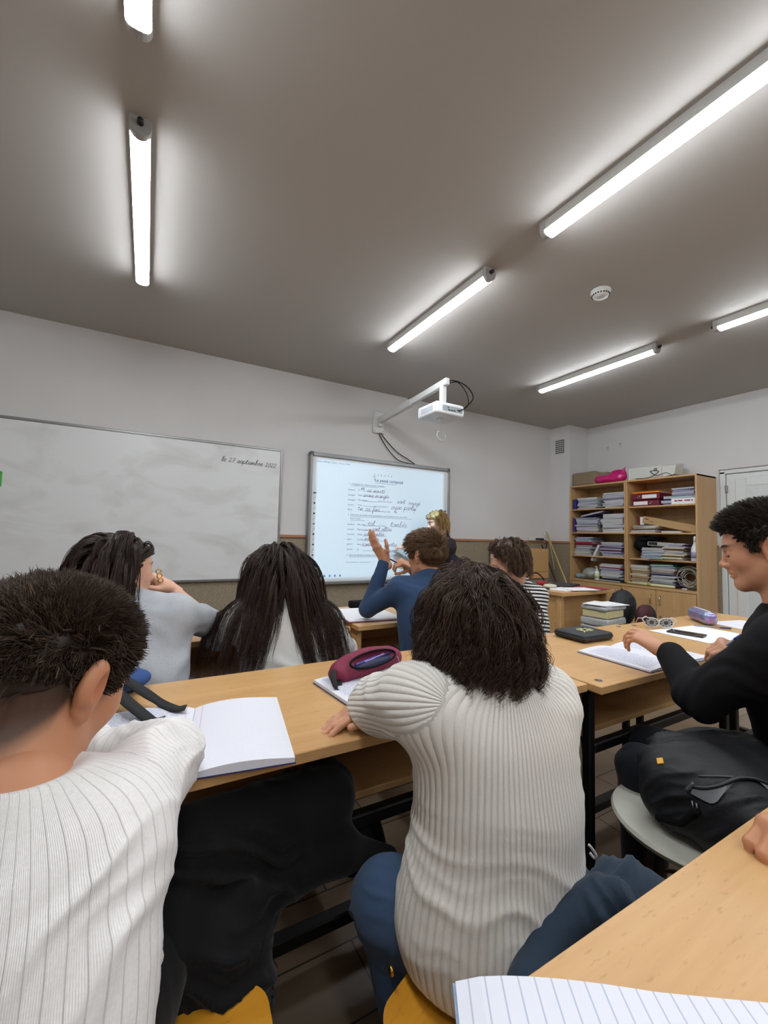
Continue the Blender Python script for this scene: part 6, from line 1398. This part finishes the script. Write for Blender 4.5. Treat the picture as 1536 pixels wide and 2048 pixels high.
def notebook(loc, rot, wl, wr, h, label, th=.008, pm=None, ink=(), arch=.006, cover='navy', seed=1, lift=0.0):
    """open notebook: origin on the spine, x across the spread, y up the page"""
    t = thing('notebook', label, 'notebook', loc, rot); pm = pm or PG_Y
    MB().box(((wr - wl) / 2, 0, .0011), (wl + wr + .004, h + .004, .002)).build('cover', mat('nb_cover_' + cover, PAL.get(cover, (120, 130, 150)), .5), t)
    def zt(x): u = abs(x) / .2; return .0023 + th + arch * math.sin(min(u, 1) * PI) * 1.0 - (th * .7) * math.exp(-u * 9)
    def page(x0, x1, nm):
        n = 18; xs = np.linspace(x0, x1, n); V = []; F = []
        for x in xs:
            for y in (-h / 2, h / 2): V += [(x, y, zt(x) + lift * max(0, (x - .1)) * (1 if y > 0 else .3)), (x, y, .0022)]
        for i in range(n - 1):
            a = 4 * i; F += [(a, a + 4, a + 6, a + 2), (a + 1, a + 3, a + 7, a + 5), (a, a + 1, a + 5, a + 4), (a + 2, a + 6, a + 7, a + 3)]
        F += [(0, 2, 3, 1), (4 * n - 4, 4 * n - 3, 4 * n - 1, 4 * n - 2)]
        mesh_from(nm, V, F, pm, t, False)
    if wl > .01: page(-wl, -.0005, 'left_page')
    if wr > .01: page(.0005, wr, 'right_page')
    rg = random.Random(seed)
    for (x0, x1, y0, y1) in ink:
        pol = []; y = y1
        while y > y0:
            x = x0 + rg.uniform(0, .01); xe = x1 - rg.uniform(0, (x1 - x0) * .45)
            while x < xe:
                wl_ = rg.uniform(.008, .022); n = int(wl_ / .0022) + 2
                pol.append([(x + k * .0022, y + rg.uniform(-.0016, .0024)) for k in range(n)]); x += wl_ + .004
            y -= .0085
        V, F = strokes(pol, .0011); V = [(a, b, zt(a) + .0004) for a, b, c in V]; mesh_from('handwriting', V, F, BINK, t, False)
    return t
TT = .7605
notebook((.106, 1.035, TT), math.radians(-9), .20, .205, .33, 'open ruled notebook under the arm of the boy in the white shirt, right page blank', .009, ink=[(-.185, -.02, .02, .15)], arch=.008, cover='navy', seed=3)
notebook((.655, 1.155, TT), math.radians(6), .17, .19, .235, 'open notebook under the curly-haired girl\'s elbow beside the red pencil case', .006, ink=[(-.155, -.02, -.09, .10), (.02, .17, -.06, .10)], seed=4)
notebook((1.79, .985, TT), math.radians(-1), .215, .215, .29, 'open notebook full of blue notes before the boy in black', .006, ink=[(-.20, -.02, -.12, .11), (.03, .19, -.11, .12)], seed=5)
def paper(loc, rot, w_, h_, label, ink=None, name='paper_sheet', n=1, th=.001, mt=None):
    t = thing(name, label, 'paper', loc, rot); m = MB()
    MB().box((0, 0, .0005 + th / 2), (w_, h_, th)).build('sheet', mt or PAPER, t)
    if ink:
        rg = random.Random(7); pol = []
        for k in range(int(h_ / .011) - 3):
            y = h_ / 2 - .02 - k * .011; x = -w_ / 2 + .02
            while x < w_ / 2 - .05: wl_ = rg.uniform(.01, .03); pol.append([(x + j * .003, y + rg.uniform(-.0016, .0018)) for j in range(int(wl_ / .003) + 2)]); x += wl_ + .006
        V, F = strokes(pol, .0008, th + .0012); mesh_from('handwriting', V, F, BINK, t, False)
    return t
paper((2.50, 1.09, TT), -.08, .40, .28, 'white open exercise sheets under the phone and the pen', name='paper_sheet', th=.002)
paper((3.02, 1.10, TT), -.2, .30, .22, 'white sheet right of the shiny pencil case, half behind the boy in black', ink=True)
# my notebook, cut by the bottom edge
a = A(.298, .356, 0); b = A(.551, .189, 0); d = nrm(b - a); ang = math.atan2(d[1], d[0]); nv_ = A(d[1], -d[0], 0); ctr = a + d * .20 + nv_ * .15
ctr = a + nv_ * .15; notebook((ctr[0], ctr[1], TT), ang, .0, .42, .30, 'ruled notebook with a curling corner at the bottom edge of the photo', .012, PG_X, arch=.004, cover='paleblue')
# folder and case at the blue boy
t = thing('open_folder', 'dark red folder holding white sheets at the blue boy\'s elbow', 'folder', (1.13, 2.20, TT), -.10)
MB().box((0, 0, .002), (.33, .40, .003), .001).build('cover', pm('maroon'), t)
for k in range(3): MB().box((-.005 + .006 * k, .004 * k, .0045 + .0016 * k), (.30, .36, .0014)).build('sheet', PAPER, t)
o, _, _ = blob('pencil_case', SDF().box((1.21, 2.42, .785), (.075, .035, .024), rd=.015), .005, BLACK); tag(o, 'small black pencil case behind the open folder', 'pencil case')

# ---------------------------------------------------------------- pencil cases, wallet, phone, pens, glasses
pc = thing('pencil_case', 'open dark red zip pencil case with a black wrist loop', 'pencil case', (.655, 1.255, .761), .36); Lm = frame((0, 1, 0))
RED = mat('burgundy_fabric', (118, 26, 58), .75, bump=.3, scale=120)
s_ = SDF().cone((-.125, 0, .032), (.125, 0, .036), .028, .034, .01, side=(0, 1, 0), ratio=1.35).ell((0.0, .012, .042), (.135, .035, .042), None, .02)
s_.ell((-.0, -.035, .062), (.105, .030, .024), None, .008, 's'); s_.fun(lambda P: .0012 - P[..., 2], .003, 'i')
V, F = s_.mesh(.004); V = relax(V, F, 1); V = V + vnormals(V, F) * folds(6, .003, 60)(V)[:, None]; V[:, 2] = np.maximum(V[:, 2], .001); mesh_from('body', V, F, RED, pc)
mesh_from('lining', *(lambda q: (q[0], q[1]))(SDF().ell((0, -.026, .046), (.098, .022, .012)).mesh(.004)), mat('navy_lining', (28, 34, 66), .7), pc)
lip = [(.108 * math.cos(a), -.034 + .026 * math.sin(a) * .9, .060 + .016 * math.sin(a)) for a in np.linspace(0, 2 * PI, 41)[:-1]]
MB().tube(lip, .0036, 6, closed=True).build('zipper', BLACK, pc, True)
MB().tube([(.10, -.052, .050), (.106, -.058, .032)], .0022, 6).build('zip_pull', ALU, pc, True)
ribbon([(-.125, .0, .045), (-.155, -.005, .050), (-.178, -.03, .035), (-.182, -.05, .012), (-.165, -.045, .006), (-.140, -.015, .022), (-.122, -.01, .03)], .018, .002, STR, pc, 'wrist_loop')
for k, (c_, x_) in enumerate((((60, 66, 150), -.03), ((150, 130, 190), .01), ((40, 44, 90), .05))): MB().tube([(x_ - .05, -.030, .056), (x_ + .05, -.024, .060)], .004, 8).build('pen', mat('pen_%d' % k, c_, .3), pc, True)
o = MB().tube([zz((683, 1372), .7665), zz((720, 1362), .7665)], .005, 8).build('highlighter', mat('green_pen', (120, 170, 50), .4), None, True); tag(o, 'green highlighter lying under the red pencil case', 'pen')
gl = thing('pencil_case', 'shiny iridescent silver pencil case on the right of the second row', 'pencil case', (2.87, 1.245, .761), math.radians(46))
t_ = NT('iridescent_film'); tc = t_.n('ShaderNodeTexCoord'); nz = t_.n('ShaderNodeTexNoise'); nz.inputs['Scale'].default_value = 12; t_.l(tc.outputs['Object'], nz.inputs['Vector']); rp = t_.n('ShaderNodeValToRGB')
cr = rp.color_ramp; cr.elements[0].position = .3; cr.elements[0].color = srgb(190, 196, 200); cr.elements[1].position = .7; cr.elements[1].color = srgb(214, 190, 170)
for p_, c_ in ((.42, (150, 170, 226)), (.5, (190, 140, 214)), (.58, (120, 200, 214))): e = cr.elements.new(p_); e.color = srgb(*c_)
t_.l(nz.outputs[0], rp.inputs[0]); t_.l(rp.outputs[0], t_.b.inputs['Base Color']); t_.b.inputs['Metallic'].default_value = .7; t_.b.inputs['Roughness'].default_value = .25
s_ = SDF().box((0, 0, .038), (.115, .036, .036), rd=.026); V, F = s_.mesh(.004); V = relax(V, F, 1); V[:, 2] = np.maximum(V[:, 2], .001); mesh_from('body', V + vnormals(V, F) * folds(8, .002, 70)(V)[:, None] * (V[:, 2:3] > .01), F, t_.m, gl)
MB().tube([(-.10, 0, .0755), (0, 0, .0765), (.10, 0, .0755)], .003, 6).build('zipper', PAPER, gl, True)
wl = thing('wallet_case', 'black zip case with a pale palm picture on its lid', 'case', (1.835, 1.29, .761), math.radians(-2))
s_ = SDF().box((0, 0, .019), (.105, .085, .018), rd=.014); V, F = s_.mesh(.004); V[:, 2] = np.maximum(V[:, 2], .001); mesh_from('body', relax(V, F, 1), F, mat('black_leatherette', (26, 28, 34), .45, bump=.2, scale=150), wl)
MB().tube([(.106 * a, .086 * b, .019) for a, b in ((-.9, -1), (.9, -1), (1, -.9), (1, .9), (.9, 1), (-.9, 1), (-1, .9), (-1, -.9))], .0026, 6, closed=True).build('zipper', DARKPL, wl, True)
m = MB(); rg = random.Random(4)
for k in range(9):
    a = 2 * PI * k / 9; m.bar((.01, .0, .0378), (.01 + .045 * math.cos(a), .035 * math.sin(a), .0378), .011, .001)
m.bar((.01, 0, .0378), (-.045, -.04, .0378), .007, .001); m.build('palm_picture', mat('palm_cream', (176, 174, 130), .6), wl)
sm = thing('smartphone', 'dark smartphone lying on the white sheets', 'phone', (2.40, 1.112, .7642), math.radians(-80)); MB().box((0, 0, .004), (.155, .074, .008), .003).build('body', mat('phone_case', (36, 22, 34), .3), sm)
MB().box((0, 0, .0083), (.146, .066, .0006), .0002).build('screen', mat('phone_glass', (18, 18, 24), .08), sm)
def pen(a, b, label, c_=(40, 44, 110), capf=.3, r=.004):
    a = A(*a); b = A(*b); t = thing('pen', label, 'pen', a); d = b - a; MB().tube([A(0, 0, 0), d * (1 - capf)], r * .85, 8).build('barrel', mat('pen_barrel', (140, 146, 160), .25), t, True); MB().tube([d * (1 - capf), d], r * 1.15, 8).build('pen_cap', mat('cap_%d_%d' % (c_[0], c_[2]), c_, .35), t, True)
    n_ = nrm(d); MB().tube([A(0, 0, 0), -n_ * .008], [r * .6, r * .15], 8).build('tip', mat('cap_%d_%d' % (c_[0], c_[2]), c_), t, True)
pen(zz((1390, 1251), .769), zz((1462, 1257), .769), 'ballpoint pen with a dark blue cap lying across the white sheets')
pen(dep(1441, 1298, 1.33), dep(1484, 1270, 1.30), 'blue pen held upright in the right hand of the boy in black', (44, 40, 150), .35, .0045)
pen(ony(757, 1106, 2.04), ony(793, 1125, 2.07), 'blue pencil held between the hands of the boy in blue', (36, 44, 110), .5, .0038)
sg_ = thing('sunglasses', 'white filigree framed glasses standing behind the hand of the boy in black', 'glasses', (2.425, 1.255, .762), math.radians(-38))
FIL = mat('white_lace_frame', (206, 206, 204), .4)
for sx in (-1, 1):
    cx_ = sx * .036; n = 28
    outer = [(cx_ + sx * (.036 * math.cos(a) + (.012 if math.cos(a) > 0 and math.sin(a) > 0 else 0)), 0, .030 + .024 * math.sin(a) + (.008 if (math.cos(a) > .3 and math.sin(a) > 0) else 0)) for a in np.linspace(0, 2 * PI, n + 1)[:-1]]
    m = MB().tube(outer, .003, 6, closed=True)
    for r in (.012, .018): m.tube([(cx_ + r * 1.2 * math.cos(a), 0, .030 + r * math.sin(a)) for a in np.linspace(0, 2 * PI, 21)[:-1]], .0012, 5, closed=True)
    for k in range(10): a = 2 * PI * k / 10; m.tube([(cx_ + .014 * math.cos(a), 0, .030 + .012 * math.sin(a)), (cx_ + .034 * math.cos(a), 0, .030 + .022 * math.sin(a))], .0012, 5)
    m.build('rim', FIL, sg_, True)
    MB().lathe([(.001, 0), (.033, 0), (.033, .001), (.001, .001)], (cx_, .001, .030), 24, [(1, 0, 0), (0, 0, 1), (0, -.7, 0)]).build('lens', mat('smoke_lens', (70, 62, 64), .15), sg_, True)
    MB().tube([(sx * .080, 0, .050), (sx * .078, .06, .040), (sx * .070, .11, .006)], .0028, 6).build('temple_arm', FIL, sg_, True)
MB().tube([(-.008, 0, .036), (0, 0, .040), (.008, 0, .036)], .0025, 6).build('bridge', FIL, sg_, True)
# rings on the grey girl's hand
for k, q in enumerate(((317, 1143), (319, 1152), (321, 1161))):
    p = ony(q[0], q[1], 1.93); o = MB().tube([p + A(.009 * math.cos(a), .004 * math.cos(a), .009 * math.sin(a)) for a in np.linspace(0, 2 * PI, 17)[:-1]], .0022, 6, closed=True).build('ring', mat('gold_button', (1, 1, 1)), None, True); tag(o, ['topmost', 'middle', 'lowest'][k] + ' gold ring on the hand of the girl in grey', 'ring', 'gold rings')

# ---------------------------------------------------------------- teacher's corner
bench = thing('bench_table', 'low grey table carrying books and two bags before the teacher desk', 'table', (3.70, 2.24, 0)); BG = mat('grey_laminate', (150, 150, 140), .5)
MB().box((0, 0, .435), (.86, .42, .025), .003).build('tabletop', BG, bench)
for sx in (-1, 1):
    for sy in (-1, 1): MB().bar((sx * .39, sy * .18, .003), (sx * .39, sy * .18, .422), .028, .028).build('leg', BLKM, bench)
def wrapped(x, y, z, w_, d_, h_, mt, label, name, seed, rot=.1, amp=.004):
    s_ = SDF().box((0, 0, h_ / 2), (w_ / 2, d_ / 2, h_ / 2), rd=.012); V, F = s_.mesh(.007); V = relax(V, F, 1); V = V + vnormals(V, F) * (amp * wnoise(V, seed, 50))[:, None]; V[:, 2] = np.clip(V[:, 2], .0006, h_ + .003)
    o = mesh_from(name, V, F, mt); o.location = (x, y, z); o.rotation_euler[2] = rot; return tag(o, label, 'package')
GW = mat('grey_wrap', (176, 176, 178), .35, noise=.12, coat=.3); CRM = mat('cream_block', (206, 196, 150), .7)
z0 = .448; SX, SY = 3.47, 2.25
wrapped(SX, SY, z0, .32, .24, .062, GW, 'plastic-wrapped paper package at the bottom of the stack on the low table', 'wrapped_package', 1, .15)
wrapped(SX + .0, SY, z0 + .066, .32, .24, .060, GW, 'plastic-wrapped paper package second from the bottom of the stack', 'wrapped_package', 2, .12)
o = MB().box((0, 0, .029), (.28, .21, .056), .003).build('thick_book', CRM); o.location = (SX, SY, z0 + .131); o.rotation_euler[2] = .1; tag(o, 'thick cream paper block in the middle of the stack', 'book')
wrapped(SX + .01, SY, z0 + .190, .33, .22, .036, GW, 'flat wrapped bundle of white booklets near the stack top', 'wrapped_package', 4, .05, .003)
paper((SX + .04, SY - .01, z0 + .230), -.08, .30, .21, 'loose white sheets lying on the package stack', th=.004)
paper((SX - .03, SY + .01, z0 + .2355), .2, .26, .19, 'small topmost sheet on the package stack', th=.003)
b1 = thing('backpack', 'rounded black backpack standing behind the maroon one', 'backpack', (3.88, 2.33, .448)); s_ = SDF().ell((0, 0, .15), (.15, .09, .16)).ell((.02, .0, .21), (.12, .085, .11), None, .05).fun(lambda P: .002 - P[..., 2], .01, 'i'); V, F = s_.mesh(.008); V = V + vnormals(V, F) * folds(9, .004, 40)(V)[:, None]; V[:, 2] = np.maximum(V[:, 2], .001); mesh_from('body', V, F, NYL, b1); MB().tube(on_s(s_, curve([(-.1, -.07, .16), (-.03, -.09, .27), (.08, -.07, .26)]), .002), .004, 6).build('zipper', DARKPL, b1, True); MB().tube([(-.03, 0, .305), (0, 0, .335), (.04, 0, .305)], .006, 6).build('handle', BLACK, b1, True)
b2 = thing('backpack', 'maroon and black backpack standing on the low table', 'backpack', (3.90, 2.14, .448)); s_ = SDF().ell((0, 0, .10), (.10, .065, .12)).fun(lambda P: .002 - P[..., 2], .01, 'i'); V, F = s_.mesh(.007); V[:, 2] = np.maximum(V[:, 2], .001); mesh_from('body', V, F, mat('maroon_fabric', (66, 20, 28), .7, bump=.2), b2)
s2_ = SDF().ell((.055, .0, .10), (.060, .070, .115)).fun(lambda P: .002 - P[..., 2], .01, 'i'); V, F = s2_.mesh(.007); V[:, 2] = np.maximum(V[:, 2], .001); mesh_from('side_pocket', V, F, NYL, b2)
# on the teacher desk
TD = .7615
paper((3.45, 2.62, TD), .1, .30, .21, 'white sheets at the front corner of the teacher desk', th=.006); paper((3.56, 2.55, TD + .0075), -.25, .30, .21, 'upper white sheet slipping over the papers on the teacher desk', th=.003)
t = thing('folder', 'dark red folder under the papers at the right of the teacher desk', 'folder', (3.80, 2.60, TD), .1); MB().box((0, 0, .003), (.22, .30, .005), .001).build('cover', pm('red'), t)
t = thing('folder', 'black folder lying behind the white sheets on the teacher desk', 'folder', (3.68, 2.82, TD), .3); MB().box((0, 0, .012), (.32, .24, .022), .004).build('cover', DARKPL, t)
o, _, _ = blob('red_pouch', SDF().ell((3.52, 2.93, TD + .024), (.07, .045, .024)), .006, mat('red_fabric', (150, 24, 34), .7), disp=lambda V: .003 * wnoise(V, 3, 60)); tag(o, 'small red pouch at the back of the teacher desk', 'pouch')
o, _, _ = blob('fabric_pouch', SDF().ell((3.40, 2.74, TD + .022), (.08, .05, .020)), .006, mat('light_beige_fabric', (204, 196, 180), .8), disp=lambda V: .003 * wnoise(V, 8, 50)); tag(o, 'crumpled off-white cloth pouch on the teacher desk papers', 'pouch')
pen((3.27, 2.78, TD + .006), (3.29, 2.66, TD + .006), 'black and white marker at the left edge of the teacher desk', (24, 24, 26), .4, .007)
cable('desk_cable', [(3.30, 3.02, TD + .01), (3.34, 3.0, TD + .06), (3.42, 2.99, TD + .115), (3.50, 2.98, TD + .12), (3.56, 2.97, TD + .08), (3.58, 2.95, TD + .03)], .006, BLACK, 'black cable arching over the back of the teacher desk')
# small wooden cabinet and sticks in the corner
cb = thing('corner_cabinet', 'small beech cabinet against the dado in the corner behind the teacher desk', 'cabinet', (4.62, 4.10, 0)); MB().box((0, 0, .90), (.50, .30, .40), .003).build('body', DESKW, cb)
MB().box((0, -.152, .93), (.44, .008, .28), .002).build('front_panel', mat('cabinet_front', (188, 150, 100), .5), cb); MB().box((0, 0, .345), (.46, .28, .69), .002).build('base', mat('grey_board', (130, 124, 112), .6), cb)
o = MB().tube([(5.14, 4.20, 1.32), (5.04, 3.50, .02)], .012, 8).build('wooden_stick', mat('pale_stick', (190, 160, 96), .5), None, True); tag(o, 'pale wooden stick leaning in the corner beside the cupboard', 'stick')
o = MB().tube([(5.05, 4.22, 1.15), (4.97, 3.60, .02)], .010, 8).build('dark_stick', mat('dark_stick_paint', (60, 48, 36), .5), None, True); tag(o, 'thin dark stick leaning left of the pale one in the corner', 'stick')
t = thing('power_strip', 'white power strip with black plugs above the corner cabinet', 'socket strip', (4.98, Y1, 1.235)); MB().box((0, -.02, 0), (.30, .04, .05), .005).build('body', WHITEPAINT, t)
for k in range(3): MB().box((-.02 + k * .06, -.052, 0), (.035, .03, .03), .006).build('plug', DARKPL, t)
cable('power_cable', [(5.04, 4.215, 1.225), (5.09, 4.17, 1.20), (5.10, 4.20, 1.05), (4.98, 4.20, .85), (4.92, 4.20, .6)], .006, BLACK, 'black cable dropping from the power strip beside the corner cabinet')
cable('socket_cable', [(5.22, 4.262, 1.30), (5.25, 4.22, 1.1), (5.24, 4.15, .8)], .004, mat('cream_cord', (1, 1, 1)), 'thin pale cable hanging from the corner wall socket')
o, _, _ = blob('cardboard_box', SDF().box((4.17, 4.14, .98), (.11, .10, .17), rd=.012), .01, mat('grey_box', (140, 132, 118), .7)); tag(o, 'grey box standing left of the corner cabinet', 'box')
t = thing('box_stand', 'narrow dark stand under the grey box in the corner', 'stand', (4.17, 4.14, 0)); MB().box((0, 0, .79), (.24, .22, .03), .003).build('top', DARKPL, t)
for sx in (-1, 1):
    for sy in (-1, 1): MB().bar((sx * .1, sy * .09, .003), (sx * .1, sy * .09, .774), .02, .02).build('leg', BLKM, t)
